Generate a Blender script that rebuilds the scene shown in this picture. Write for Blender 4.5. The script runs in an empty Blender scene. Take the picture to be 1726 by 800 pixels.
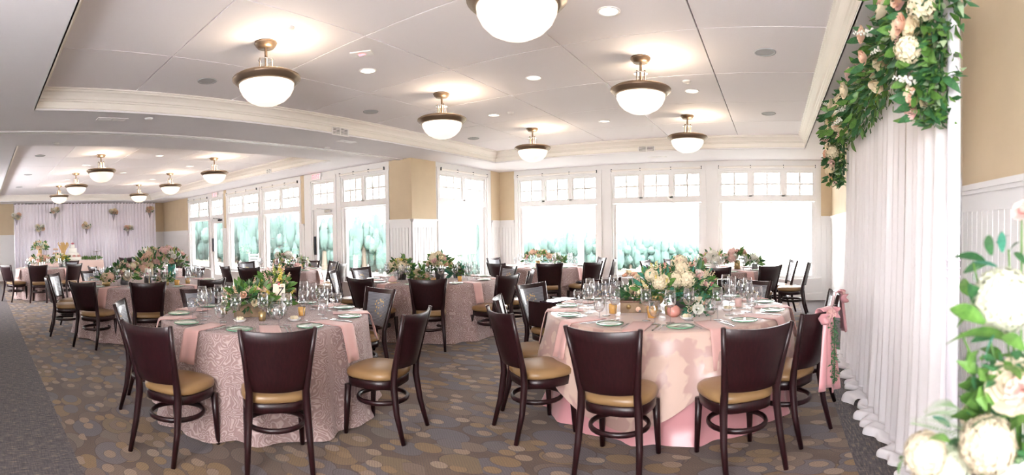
import bpy, math, random
from mathutils import Vector, Matrix, Euler
import numpy as np

# ------------------------------------------------------------------ camera, world, exposure
# World frame: X runs along the window wall (right +), Y towards the windows, Z up, the floor at 0.
scn = bpy.context.scene
C = scn.collection
PI = math.pi
EYE = 1.45
YAW, PITCH, ROLL, FPX, Y0 = 0.51798, 0.018598, -0.014146, 850.0, 406.24
A_ = Matrix(((math.cos(YAW), math.sin(YAW), 0), (-math.sin(YAW), math.cos(YAW), 0), (0, 0, 1)))
Rx_ = Matrix(((1, 0, 0), (0, math.cos(PITCH), -math.sin(PITCH)), (0, math.sin(PITCH), math.cos(PITCH))))
Ry_ = Matrix(((math.cos(ROLL), 0, math.sin(ROLL)), (0, 1, 0), (-math.sin(ROLL), 0, math.cos(ROLL))))
M_ = Rx_ @ Ry_ @ A_
cam_d = bpy.data.cameras.new('camera')
cam = bpy.data.objects.new('camera', cam_d)
C.objects.link(cam)
cam_d.type = 'PANO'
cam_d.panorama_type = 'CENTRAL_CYLINDRICAL'
cam_d.central_cylindrical_range_u_min = -863 / FPX
cam_d.central_cylindrical_range_u_max = 863 / FPX
cam_d.central_cylindrical_range_v_min = (Y0 - 800) / FPX
cam_d.central_cylindrical_range_v_max = Y0 / FPX
cam_d.central_cylindrical_radius = 1.0
cam_d.clip_start = 0.05
cam_d.clip_end = 500
cam_d.dof.use_dof = True
cam_d.dof.focus_distance = 6.0
cam_d.dof.aperture_fstop = 4.5
r0, r1, r2 = M_[0], M_[1], M_[2]
cam.matrix_world = Matrix(((r0[0], r2[0], -r1[0], 0), (r0[1], r2[1], -r1[1], 0), (r0[2], r2[2], -r1[2], EYE), (0, 0, 0, 1)))
scn.camera = cam

world = bpy.data.worlds.new('sky')
scn.world = world
world.use_nodes = True
bg = world.node_tree.nodes['Background']
bg.inputs[0].default_value = (1.0, 0.972, 0.99, 1)
bg.inputs[1].default_value = 6.0
scn.view_settings.view_transform = 'Standard'
scn.view_settings.look = 'None'
scn.view_settings.exposure = 2.25
scn.view_settings.gamma = 1
scn.view_settings.use_curve_mapping = False
cy = scn.cycles
cy.max_bounces = 10
cy.diffuse_bounces = 5
cy.glossy_bounces = 3
cy.transmission_bounces = 6
cy.transparent_max_bounces = 24
cy.caustics_reflective = False
cy.caustics_refractive = False
cy.sample_clamp_indirect = 6.0
cy.use_denoising = True
cy.filter_width = 1.0
LAMP_W = 3.2      # watts of the bulb in a ceiling lamp
random.seed(7)

# ------------------------------------------------------------------ materials
def mat(name, col, rough=0.5, metal=0.0, spec=0.5, emit=None, es=1.0, sheen=0.0, coat=0.0):
    m = bpy.data.materials.new(name); m.use_nodes = True
    b = m.node_tree.nodes['Principled BSDF']
    b.inputs['Base Color'].default_value = (*col, 1)
    b.inputs['Roughness'].default_value = rough
    b.inputs['Metallic'].default_value = metal
    b.inputs['Specular IOR Level'].default_value = spec
    b.inputs['Sheen Weight'].default_value = sheen
    b.inputs['Coat Weight'].default_value = coat
    if emit:
        b.inputs['Emission Color'].default_value = (*emit, 1); b.inputs['Emission Strength'].default_value = es
    return m
def N(m, t, **kw):
    n = m.node_tree.nodes.new(t)
    for k, v in kw.items():
        if k in n.inputs.keys(): n.inputs[k].default_value = v
        else: setattr(n, k, v)
    return n
def L(m, a, b): m.node_tree.links.new(a, b)
def bsdf(m): return m.node_tree.nodes['Principled BSDF']
def ramp(m, fac, stops, interp='LINEAR'):
    r = N(m, 'ShaderNodeValToRGB'); cr = r.color_ramp; cr.interpolation = interp
    while len(cr.elements) < len(stops): cr.elements.new(0.5)
    for e, (p, c) in zip(cr.elements, stops): e.position = p; e.color = (*c, 1)
    L(m, fac, r.inputs[0]); return r.outputs[0]
def mapping(m, coord='Object', scale=(1, 1, 1), rot=(0, 0, 0)):
    t = N(m, 'ShaderNodeTexCoord'); p = N(m, 'ShaderNodeMapping')
    p.inputs['Scale'].default_value = scale; p.inputs['Rotation'].default_value = rot
    L(m, t.outputs[coord], p.inputs[0]); return p.outputs[0]
def mixc(m, fac, a, b, mode='MIX'):
    n = N(m, 'ShaderNodeMix', data_type='RGBA', blend_type=mode)
    for s, v in ((n.inputs[0], fac), (n.inputs[6], a), (n.inputs[7], b)):
        if hasattr(v, 'links'): L(m, v, s)
        elif isinstance(v, tuple): s.default_value = (*v, 1)
        else: s.default_value = v
    return n.outputs[2]
def mth(m, op, a, b=0.0, c=0.0):
    n = N(m, 'ShaderNodeMath', operation=op)
    for s, v in zip(n.inputs, (a, b, c)):
        if hasattr(v, 'links'): L(m, v, s)
        else: s.default_value = v
    return n.outputs[0]
def bump(m, h, strength=0.3, dist=0.01):
    n = N(m, 'ShaderNodeBump'); n.inputs['Strength'].default_value = strength; n.inputs['Distance'].default_value = dist
    L(m, h, n.inputs['Height']); L(m, n.outputs[0], bsdf(m).inputs['Normal'])
def noisy(m, c1, c2, scale=4, coord='Object', detail=3, sc3=(1, 1, 1), bmp=0.0):
    v = mapping(m, coord, sc3); n = N(m, 'ShaderNodeTexNoise'); n.inputs['Scale'].default_value = scale; n.inputs['Detail'].default_value = detail
    L(m, v, n.inputs[0]); L(m, ramp(m, n.outputs[0], [(0.3, c1), (0.7, c2)]), bsdf(m).inputs['Base Color'])
    if bmp: bump(m, n.outputs[0], bmp)
    return m

WHITE = mat('white_trim_paint', (0.80, 0.795, 0.79), 0.35)
CREAM = mat('cream_crown_paint', (0.84, 0.81, 0.76), 0.35)
BEIGE = noisy(mat('beige_wall_paint', (0.55, 0.42, 0.24), 0.7), (0.62, 0.50, 0.34), (0.66, 0.54, 0.37), 3)
SOFFIT = noisy(mat('soffit_plaster', (0.7, 0.69, 0.7), 0.8), (0.80, 0.79, 0.82), (0.83, 0.82, 0.845), 2)
PANEL = noisy(mat('ceiling_panel_board', (0.7, 0.68, 0.68), 0.8), (0.88, 0.86, 0.89), (0.91, 0.89, 0.92), 300, bmp=0.15)
SEAM = mat('dark_seam_metal', (0.12, 0.11, 0.12), 0.6)  # dark backing that shows in the joints between ceiling panels
VENTDARK = mat('vent_dark', (0.12, 0.13, 0.14), 0.6)
MAHOG = mat('mahogany_wood', (0.06, 0.012, 0.012), 0.36, spec=0.4, coat=0.08)
def _wood():
    v = mapping(MAHOG, 'Object', (30, 30, 2.5)); n = N(MAHOG, 'ShaderNodeTexNoise'); n.inputs['Scale'].default_value = 3; n.inputs['Detail'].default_value = 4
    L(MAHOG, v, n.inputs[0]); L(MAHOG, ramp(MAHOG, n.outputs[0], [(0.3, (0.009, 0.0018, 0.0035)), (0.7, (0.026, 0.005, 0.007))]), bsdf(MAHOG).inputs['Base Color'])
_wood()
VINYL = noisy(mat('tan_vinyl', (0.42, 0.26, 0.11), 0.33), (0.25, 0.145, 0.06), (0.30, 0.18, 0.08), 6, bmp=0.08)
INSET = mat('grey_woven_inset', (0.3, 0.29, 0.3), 0.3, coat=0.4)
def _inset():
    m = INSET; v = mapping(m, 'Object', (1, 1, 1)); w = N(m, 'ShaderNodeTexWave', wave_type='BANDS', bands_direction='Z'); w.inputs['Scale'].default_value = 26; w.inputs['Distortion'].default_value = 0.6
    L(m, v, w.inputs[0]); base = ramp(m, w.outputs[0], [(0.2, (0.10, 0.105, 0.13)), (0.8, (0.24, 0.25, 0.29))])
    v2 = mapping(m, 'Object', (1, 1, 1)); vo = N(m, 'ShaderNodeTexVoronoi'); vo.inputs['Scale'].default_value = 34; L(m, v2, vo.inputs[0])
    sx = N(m, 'ShaderNodeSeparateXYZ'); L(m, v2, sx.inputs[0])
    cx = mth(m, 'DIVIDE', sx.outputs[0], 0.085); cz = mth(m, 'DIVIDE', mth(m, 'SUBTRACT', sx.outputs[2], 0.70), 0.10)
    d = mth(m, 'ADD', mth(m, 'MULTIPLY', cx, cx), mth(m, 'MULTIPLY', cz, cz))
    msk = mth(m, 'MULTIPLY', mth(m, 'LESS_THAN', d, 1.0), mth(m, 'LESS_THAN', vo.outputs['Distance'], 0.34))
    L(m, mixc(m, msk, base, (0.55, 0.38, 0.16)), bsdf(m).inputs['Base Color'])
_inset()

def carpet_mat():
    m = mat('leaf_oval_carpet', (0.1, 0.07, 0.06), 0.9, spec=0.25, sheen=0.15)
    def vor(scale, rot, seed, rnd, feat='F1'):
        p = N(m, 'ShaderNodeTexCoord'); mp = N(m, 'ShaderNodeMapping'); mp.inputs['Scale'].default_value = scale; mp.inputs['Rotation'].default_value = (0, 0, rot); mp.inputs['Location'].default_value = (seed, seed * 1.7, 0)
        L(m, p.outputs['Object'], mp.inputs[0]); v = N(m, 'ShaderNodeTexVoronoi', voronoi_dimensions='2D', feature=feat); v.inputs['Scale'].default_value = 1; v.inputs['Randomness'].default_value = rnd
        L(m, mp.outputs[0], v.inputs[0]); return v
    fine = N(m, 'ShaderNodeTexNoise'); fine.inputs['Scale'].default_value = 160; L(m, mapping(m, 'Object', (1, 1, 1)), fine.inputs[0])
    wv = N(m, 'ShaderNodeTexWave', wave_type='BANDS', bands_direction='DIAGONAL'); wv.inputs['Scale'].default_value = 26; wv.inputs['Distortion'].default_value = 1.5; L(m, mapping(m, 'Object', (1, 1, 1)), wv.inputs[0])
    dark = (0.060, 0.040, 0.034)
    base = N(m, 'ShaderNodeTexNoise'); base.inputs['Scale'].default_value = 2.2; L(m, mapping(m, 'Object', (1, 1.6, 1)), base.inputs[0])
    col = ramp(m, base.outputs[0], [(0.35, (0.095, 0.060, 0.042)), (0.65, (0.145, 0.098, 0.066))])
    # leaf ovals in several sizes, laid over one another
    LAY = (((2.9, 4.6, 1), 0.75, 0.3, 0.75, 0.42, 0.15, [(0.0, (0.150, 0.105, 0.078)), (0.3, (0.215, 0.140, 0.068)), (0.6, (0.120, 0.105, 0.115)), (0.8, (0.165, 0.130, 0.105))]),
           ((2.2, 3.7, 1), -0.35, 4.1, 0.6, 0.40, 0.35, [(0.0, (0.125, 0.112, 0.130)), (0.4, (0.150, 0.128, 0.138)), (0.7, (0.115, 0.088, 0.080)), (0.85, (0.190, 0.135, 0.070))]),
           ((3.6, 6.4, 1), 0.15, 7.7, 0.8, 0.40, 0.45, [(0.0, (0.19, 0.135, 0.10)), (0.4, (0.235, 0.150, 0.065)), (0.65, (0.135, 0.118, 0.128))]),
           ((5.4, 8.6, 1), -0.1, 9.2, 0.9, 0.34, 0.52, [(0.0, (0.30, 0.22, 0.155)), (0.5, (0.26, 0.17, 0.08)), (0.75, (0.33, 0.255, 0.19))]))
    for sc, rot, seed, rnd, rad, thr, c in LAY:
        v = vor(sc, rot, seed, rnd); s2 = N(m, 'ShaderNodeSeparateColor'); L(m, v.outputs['Color'], s2.inputs[0]); keep = mth(m, 'GREATER_THAN', s2.outputs[1], thr)
        ins = mth(m, 'MULTIPLY', mth(m, 'LESS_THAN', v.outputs['Distance'], rad), keep); out = mth(m, 'MULTIPLY', mth(m, 'LESS_THAN', v.outputs['Distance'], rad + 0.022), keep)
        col = mixc(m, mth(m, 'MULTIPLY', out, 0.7), col, dark); col = mixc(m, ins, col, ramp(m, s2.outputs[0], c, 'CONSTANT'))
    col = mixc(m, mth(m, 'MULTIPLY', wv.outputs[0], 0.45), col, mixc(m, 0.6, col, dark))
    col = mixc(m, 0.6, col, ramp(m, fine.outputs[0], [(0.3, (0.36, 0.31, 0.285)), (0.7, (1.25, 1.08, 0.99))]), 'MULTIPLY')
    L(m, col, bsdf(m).inputs['Base Color']); bump(m, fine.outputs[0], 0.4, 0.004)
    return m
CARPET = carpet_mat()
def border_mat():
    m = mat('border_carpet', (0.09, 0.075, 0.075), 0.9, spec=0.2, sheen=0.1)
    n = N(m, 'ShaderNodeTexNoise'); n.inputs['Scale'].default_value = 1; n.inputs['Detail'].default_value = 4; L(m, mapping(m, 'Object', (90, 14, 1)), n.inputs[0])
    n2 = N(m, 'ShaderNodeTexNoise'); n2.inputs['Scale'].default_value = 1; L(m, mapping(m, 'Object', (12, 110, 1)), n2.inputs[0])
    a = ramp(m, n.outputs[0], [(0.35, (0.055, 0.048, 0.055)), (0.55, (0.10, 0.088, 0.092)), (0.68, (0.20, 0.15, 0.12))])
    L(m, mixc(m, 0.6, a, ramp(m, n2.outputs[0], [(0.35, (0.5, 0.5, 0.52)), (0.65, (1.3, 1.25, 1.2))]), 'MULTIPLY'), bsdf(m).inputs['Base Color'])
    bump(m, n.outputs[0], 0.4, 0.004); return m
BORDER = border_mat()

def lace_mat():
    m = mat('lace_tablecloth', (0.6, 0.45, 0.4), 0.75, sheen=0.2)
    v = mapping(m, 'UV', (1, 1, 1))
    n = N(m, 'ShaderNodeTexNoise'); n.inputs['Scale'].default_value = 7; n.inputs['Detail'].default_value = 1; L(m, v, n.inputs[0])
    va = N(m, 'ShaderNodeVectorMath', operation='SCALE'); L(m, n.outputs['Color'], va.inputs[0]); va.inputs['Scale'].default_value = 0.30
    vb = N(m, 'ShaderNodeVectorMath', operation='ADD'); L(m, v, vb.inputs[0]); L(m, va.outputs[0], vb.inputs[1])
    vo = N(m, 'ShaderNodeTexVoronoi', voronoi_dimensions='2D'); vo.inputs['Scale'].default_value = 15; L(m, vb.outputs[0], vo.inputs[0])
    ring = mth(m, 'SINE', mth(m, 'MULTIPLY', vo.outputs['Distance'], 20))
    a = ramp(m, ring, [(0.2, (0.34, 0.23, 0.22)), (0.8, (0.52, 0.40, 0.385))])
    L(m, a, bsdf(m).inputs['Base Color']); bump(m, ring, 0.35, 0.004); return m
LACE = lace_mat()
def damask_mat():
    m = mat('peach_damask_organza', (0.75, 0.55, 0.45), 0.4, sheen=0.3)
    v = mapping(m, 'UV', (1, 1, 1)); n = N(m, 'ShaderNodeTexNoise'); n.inputs['Scale'].default_value = 5.5; n.inputs['Detail'].default_value = 2.5; L(m, v, n.inputs[0])
    L(m, ramp(m, n.outputs[0], [(0.47, (0.44, 0.28, 0.245)), (0.51, (0.58, 0.42, 0.35))]), bsdf(m).inputs['Base Color'])
    L(m, ramp(m, n.outputs[0], [(0.47, (0.3, 0.3, 0.3)), (0.51, (0.6, 0.6, 0.6))]), bsdf(m).inputs['Roughness']); return m
DAMASK = damask_mat()
SATIN = mat('pink_satin', (0.58, 0.27, 0.29), 0.32, sheen=0.3)
NAPKIN = mat('blush_napkin_cloth', (0.66, 0.39, 0.36), 0.6, sheen=0.2)
PLAIN = mat('blush_cloth', (0.72, 0.54, 0.48), 0.7, sheen=0.2)
def thin_glass(name, col=(1, 1, 1), base=0.05, rough=0.02, tint=0.0):
    m = bpy.data.materials.new(name); m.use_nodes = True; nt = m.node_tree; nt.nodes.remove(nt.nodes['Principled BSDF'])
    t = N(m, 'ShaderNodeBsdfTransparent'); t.inputs[0].default_value = (*col, 1)
    g = N(m, 'ShaderNodeBsdfGlossy'); g.inputs['Roughness'].default_value = rough
    lw = N(m, 'ShaderNodeLayerWeight'); lw.inputs['Blend'].default_value = 0.25 + 0.15 * tint
    f = mth(m, 'ADD', mth(m, 'MULTIPLY', lw.outputs['Facing'], 0.55 + 0.3 * tint), base)
    x = N(m, 'ShaderNodeMixShader'); L(m, f, x.inputs[0]); L(m, t.outputs[0], x.inputs[1]); L(m, g.outputs[0], x.inputs[2])
    L(m, x.outputs[0], nt.nodes['Material Output'].inputs[0]); return m
GLASS = thin_glass('clear_glass', (0.93, 0.945, 0.96), 0.11, 0.03, 1.0)
PANE = thin_glass('window_glass', (0.80, 0.81, 0.80), 0.01)
GREENGLASS = mat('green_glass_plate', (0.66, 0.80, 0.70), 0.12, coat=0.6)
GREENRIM = mat('green_glass_edge', (0.12, 0.42, 0.24), 0.15, coat=0.5)
AMBER = mat('amber_glass', (0.75, 0.42, 0.12), 0.2, coat=0.5)
GOLD = mat('aged_gold', (0.62, 0.45, 0.22), 0.35, metal=0.8)
BRONZE = mat('lamp_bronze', (0.23, 0.165, 0.115), 0.38, metal=0.75)
STEEL = mat('brushed_steel', (0.62, 0.62, 0.64), 0.25, metal=1.0)
DARKMETAL = mat('dark_metal', (0.03, 0.03, 0.04), 0.4, metal=0.5)
SILVERPOT = mat('mottled_silver_pot', (0.25, 0.26, 0.27), 0.35, metal=0.7)
BOWL = mat('frosted_lamp_glass', (0.78, 0.72, 0.62), 0.4, emit=(1.0, 0.80, 0.58), es=0.24)
CANLIGHT = mat('downlight_lens', (0.9, 0.9, 0.88), 0.4, emit=(1.0, 0.88, 0.74), es=0.65)
EXITRED = mat('exit_letters_red', (0.8, 0.1, 0.12), 0.5, emit=(1.0, 0.25, 0.3), es=0.5)
PAPER = mat('cream_card', (0.83, 0.74, 0.62), 0.7)
INK = mat('black_ink', (0.02, 0.02, 0.02), 0.6)
def leafm(name, a, b, rough=0.42):
    m = noisy(mat(name, a, rough), a, b, 9); bsdf(m).inputs['Subsurface Weight'].default_value = 0; return m
LEAF = leafm('leaf_green', (0.06, 0.16, 0.03), (0.14, 0.29, 0.06))
LEAFD = leafm('leaf_dark_green', (0.02, 0.085, 0.032), (0.05, 0.16, 0.055))
LEAFP = leafm('leaf_pale_sage', (0.20, 0.30, 0.16), (0.33, 0.43, 0.26))
LEAFT = leafm('leaf_blue_green', (0.03, 0.18, 0.115), (0.07, 0.30, 0.20))
PETALS = {'cream': mat('cream_petals', (0.80, 0.70, 0.50), 0.6), 'white': mat('white_petals', (0.80, 0.79, 0.72), 0.6), 'peach': mat('peach_petals', (0.80, 0.54, 0.40), 0.6),
          'pink': mat('pink_petals', (0.80, 0.54, 0.50), 0.6), 'yellow': mat('yellow_petals', (0.80, 0.66, 0.14), 0.6), 'rose': mat('deep_rose_petals', (0.70, 0.22, 0.26), 0.6), 'green': mat('lime_buds', (0.45, 0.55, 0.12), 0.6)}
def drape_mat(name, col, tr):
    m = bpy.data.materials.new(name); m.use_nodes = True; nt = m.node_tree; nt.nodes.remove(nt.nodes['Principled BSDF'])
    d = N(m, 'ShaderNodeBsdfDiffuse'); d.inputs[0].default_value = (*col, 1); t = N(m, 'ShaderNodeBsdfTranslucent'); t.inputs[0].default_value = (*col, 1)
    p = N(m, 'ShaderNodeBsdfTransparent')
    x = N(m, 'ShaderNodeMixShader'); x.inputs[0].default_value = 0.22; L(m, d.outputs[0], x.inputs[1]); L(m, t.outputs[0], x.inputs[2])
    y = N(m, 'ShaderNodeMixShader'); y.inputs[0].default_value = tr; L(m, x.outputs[0], y.inputs[1]); L(m, p.outputs[0], y.inputs[2])
    L(m, y.outputs[0], nt.nodes['Material Output'].inputs[0]); return m
DRAPE = drape_mat('sheer_white_chiffon', (0.97, 0.95, 0.97), 0.04)
DRAPEB = drape_mat('sheer_lilac_chiffon', (0.93, 0.90, 0.97), 0.04)

# ------------------------------------------------------------------ mesh helpers
class MB:
    def __init__(s): s.v = []; s.f = []; s.uv = None
    def add(s, vs, fs):
        o = len(s.v); s.v.extend([tuple(v) for v in vs]); s.f.extend([tuple(i + o for i in f) for f in fs]); return s
    def box(s, x0, x1, y0, y1, z0, z1):
        v = [(x0, y0, z0), (x1, y0, z0), (x1, y1, z0), (x0, y1, z0), (x0, y0, z1), (x1, y0, z1), (x1, y1, z1), (x0, y1, z1)]
        return s.add(v, [(0, 3, 2, 1), (4, 5, 6, 7), (0, 1, 5, 4), (1, 2, 6, 5), (2, 3, 7, 6), (3, 0, 4, 7)])
    def bar(s, a, b, w, h=None, up=(0, 0, 1)):
        h = h or w; a = Vector(a); b = Vector(b); d = (b - a).normalized(); u = Vector(up)
        if abs(d.dot(u)) > 0.95: u = Vector((0, 1, 0))
        x = d.cross(u).normalized(); y = x.cross(d)
        v = [p + x * (i * w / 2) + y * (j * h / 2) for p in (a, b) for i, j in ((-1, -1), (1, -1), (1, 1), (-1, 1))]
        return s.add(v, [(0, 1, 2, 3), (7, 6, 5, 4), (0, 4, 5, 1), (1, 5, 6, 2), (2, 6, 7, 3), (3, 7, 4, 0)])
    def tube(s, pts, r, n=8, cap=True, closed=False, flat=1.0):
        pts = [Vector(p) for p in pts]; rs = r if isinstance(r, (list, tuple)) else [r] * len(pts); rings = []
        for i, p in enumerate(pts):
            a = pts[i - 1] if (i or closed) else p; b = pts[(i + 1) % len(pts)] if (i < len(pts) - 1 or closed) else p
            d = (b - a).normalized(); u = Vector((0, 0, 1)) if abs(d.z) < 0.9 else Vector((0, 1, 0))
            x = d.cross(u).normalized(); y = x.cross(d)
            rings.append([p + x * (math.cos(2 * PI * k / n) * rs[i]) + y * (math.sin(2 * PI * k / n) * rs[i] * flat) for k in range(n)])
        fs = []; m = len(rings)
        for i in range(m if closed else m - 1):
            j = (i + 1) % m
            for k in range(n): fs.append((i * n + k, i * n + (k + 1) % n, j * n + (k + 1) % n, j * n + k))
        if cap and not closed: fs.append(tuple(range(n - 1, -1, -1))); fs.append(tuple((m - 1) * n + k for k in range(n)))
        return s.add([v for rg in rings for v in rg], fs)
    def lathe(s, prof, n=16, c=(0, 0, 0), wob=None):
        vs = []; fs = []
        for i, (r, z) in enumerate(prof):
            for k in range(n):
                a = 2 * PI * k / n; rr = r * (wob(a, i) if wob else 1)
                vs.append((c[0] + rr * math.cos(a), c[1] + rr * math.sin(a), c[2] + z))
        for i in range(len(prof) - 1):
            for k in range(n): fs.append((i * n + k, i * n + (k + 1) % n, (i + 1) * n + (k + 1) % n, (i + 1) * n + k))
        if prof[0][0] > 0.0005: pass
        return s.add(vs, fs)
    def grid(s, fn, nu, nv):
        vs = [fn(i / nu, j / nv) for j in range(nv + 1) for i in range(nu + 1)]
        fs = [(j * (nu + 1) + i, j * (nu + 1) + i + 1, (j + 1) * (nu + 1) + i + 1, (j + 1) * (nu + 1) + i) for j in range(nv) for i in range(nu)]
        return s.add(vs, fs)
    def slab(s, fn, nu, nv, off):
        """closed sheet: fn(u,v) front surface, off(u,v) offset vector to the back surface"""
        o = len(s.v); s.grid(fn, nu, nv); o2 = len(s.v)
        s.grid(lambda u, v: tuple(Vector(fn(u, v)) + Vector(off(u, v))), nu, nv)
        nf = nu * nv; s.f[-nf:] = [tuple(reversed(f)) for f in s.f[-nf:]]
        W = nu + 1
        def q(a, b): s.f.append((o + b, o + a, o2 + a, o2 + b))
        for i in range(nu): q(i, i + 1); q(nv * W + i + 1, nv * W + i)
        for j in range(nv): q((j + 1) * W, j * W); q(j * W + nu, (j + 1) * W + nu)
        return s
    def sphere(s, c, r, n=10, m=6, sc=(1, 1, 1), jit=0.0):
        prof = []
        vs = [(c[0], c[1], c[2] - r * sc[2])]; fs = []
        for j in range(1, m):
            t = PI * j / m
            for k in range(n):
                a = 2 * PI * k / n; q = r * (1 + random.uniform(-jit, jit))
                vs.append((c[0] + q * sc[0] * math.sin(t) * math.cos(a), c[1] + q * sc[1] * math.sin(t) * math.sin(a), c[2] - q * sc[2] * math.cos(t)))
        vs.append((c[0], c[1], c[2] + r * sc[2])); top = len(vs) - 1
        for k in range(n):
            fs.append((0, 1 + (k + 1) % n, 1 + k)); fs.append((top, 1 + (m - 2) * n + k, 1 + (m - 2) * n + (k + 1) % n))
            for j in range(m - 2): fs.append((1 + j * n + k, 1 + j * n + (k + 1) % n, 1 + (j + 1) * n + (k + 1) % n, 1 + (j + 1) * n + k))
        return s.add(vs, fs)
    def mesh(s, name, m, smooth=False):
        me = bpy.data.meshes.new(name); me.from_pydata(s.v, [], s.f); me.materials.append(m)
        if smooth: me.shade_smooth() if hasattr(me, 'shade_smooth') else me.polygons.foreach_set('use_smooth', [True] * len(me.polygons))
        if s.uv:
            ul = me.uv_layers.new(name='UVMap'); li = [0] * len(me.loops); me.loops.foreach_get('vertex_index', li)
            ul.data.foreach_set('uv', [c for i in li for c in s.uv[i]])
        return me
    def build(s, name, m, parent=None, smooth=False, bevel=0.0, seg=2):
        return put(name, s.mesh(name, m, smooth), parent, bevel, seg)
def put(name, me, parent=None, bevel=0.0, seg=2):
    o = bpy.data.objects.new(name, me); C.objects.link(o)
    if parent: o.parent = parent
    if bevel:
        b = o.modifiers.new('bevel', 'BEVEL'); b.width = bevel; b.segments = seg; b.limit_method = 'ANGLE'; b.angle_limit = 0.7
    return o
def tag(o, label=None, cat=None, group=None, kind=None):
    if label: o['label'] = label
    if cat: o['category'] = cat
    if group: o['group'] = group
    if kind: o['kind'] = kind
    return o
def empty(name, loc=(0, 0, 0), rz=0.0, label=None, cat=None, group=None, kind=None, parent=None):
    o = bpy.data.objects.new(name, None); C.objects.link(o); o.location = loc; o.rotation_euler = (0, 0, rz); o.empty_display_size = 0.1
    if parent: o.parent = parent
    return tag(o, label, cat, group, kind)
def struct(o): o['kind'] = 'structure'; return o
KIDS = {}
def children(o):
    return [c for c in C.objects if c.parent == o]
def capture(o):
    """(thing, parts, sub-parts) as a tree for quick copying"""
    return (o, [capture(c) for c in children(o)])
def copy_tree(t, parent=None):
    o, ks = t; c = o.copy(); C.objects.link(c); c.parent = parent
    for k in ks: copy_tree(k, c)
    return c
def place(t, loc, rz, label=None, group=None, first=None):
    """the first placement moves the prototype itself, later ones copy it"""
    if first is not None and not first: o = t[0]; first.append(1)
    else: o = copy_tree(t)
    o.location = loc; o.rotation_euler = (0, 0, rz)
    if label: o['label'] = label
    if group: o['group'] = group
    return o
# ------------------------------------------------------------------ the room shell
ZS, ZT, ZCAP, ZHEAD, ZSILL = 2.862, 3.085, 1.711, 2.68, 0.45
XL, XC, XR = -18.75, -6.2, 1.2           # far wall, corner of the jog, right wall
YN, YW, YB = -1.5, 7.12, 10.306          # near wall, left window wall, back wall
def floor_piece(name, x0, x1, y0, y1, m):
    return struct(MB().box(x0, x1, y0, y1, -0.12, 0).build(name, m))
floor = floor_piece('floor', XL, 0.5, 0.6, YW, CARPET)
f2 = MB().box(XC, 0.5, YW, YB, -0.12, 0).build('floor_window_bay', CARPET); struct(f2)
floor_piece('floor_border', XL, XR, YN, 0.6, BORDER)
floor_piece('floor_border_right', 0.5, XR, 0.6, YB, BORDER)
# soffit ceiling with two tray openings
TRAYS = [(-5.40, 0.55, 0.61, 8.85), (-17.6, -7.4, 0.56, 6.2)]
def soffit():
    b = MB(); (a0, a1, b0, b1), (c0, c1, d0, d1) = TRAYS; z0, z1 = ZS, ZS + 0.02
    b.box(XC - 0.35, a0, YN, YW, z0, z1); b.box(XC, a0, YW, YB, z0, z1); b.box(a0, a1, YN, b0, z0, z1); b.box(a0, a1, b1, YB, z0, z1); b.box(a1, XR, YN, YB, z0, z1)
    b.box(c1, XC - 0.35, YN, YW, z0, z1); b.box(XL, c0, YN, YW, z0, z1); b.box(c0, c1, YN, d0, z0, z1); b.box(c0, c1, d1, YW, z0, z1)
    return b
ceil = struct(soffit().build('ceiling', SOFFIT))
CROWN = [(0, 0), (-0.012, 0), (-0.012, 0.025), (0, 0.03), (0, 0.095), (0.012, 0.10), (0.018, 0.115), (0.03, 0.12), (0.045, 0.15), (0.075, 0.18), (0.095, 0.19), (0.10, 0.205), (0.115, 0.208), (0.115, 0.223)]
for x0, x1, y0, y1 in TRAYS:
    b = MB(); vs = []
    for d, z in CROWN: vs += [(x0 + d, y0 + d, ZS + z), (x1 - d, y0 + d, ZS + z), (x1 - d, y1 - d, ZS + z), (x0 + d, y1 - d, ZS + z)]
    b.add(vs, [(i * 4 + k, (i + 1) * 4 + k, (i + 1) * 4 + (k + 1) % 4, i * 4 + (k + 1) % 4) for i in range(len(CROWN) - 1) for k in range(4)])
    b.build('crown_moulding', CREAM, ceil)
    # the tray's panels, one by one, with a dark reveal between them
    xs = [x1 - 1.16]
    while xs[-1] - 1.2 > x0 + 0.3: xs.append(xs[-1] - 1.2)
    xs = [x1] + xs + [x0]
    ys = [y0] + [y0 + 1.11 + 1.19 * k for k in range(9) if y0 + 1.11 + 1.19 * k < y1 - 0.3] + [y1]
    MB().box(x0, x1, y0, y1, ZT + 0.022, ZT + 0.05).build('ceiling_backing', SEAM, ceil)
    for i in range(len(xs) - 1):
        for j in range(len(ys) - 1):
            MB().box(xs[i + 1] + 0.006, xs[i] - 0.006, ys[j] + 0.006, ys[j + 1] - 0.006, ZT, ZT + 0.02).build('ceiling_panel', PANEL, ceil)
    MB().box(x0 - 0.05, x1 + 0.05, y0 - 0.05, y1 + 0.05, ZT + 0.05, ZT + 0.1).build('ceiling_deck', SOFFIT, ceil)
# divider track of the folding partition, along the beam
tr = empty('trim_1', (-6.45, 0, ZS)); struct(tr)
MB().box(-0.06, -0.015, YN, YW, -0.018, 0).box(0.015, 0.06, YN, YW, -0.018, 0).build('track_rail', WHITE, tr)
MB().box(-0.015, 0.015, YN, YW, -0.006, 0).build('track_slot', VENTDARK, tr)

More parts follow.
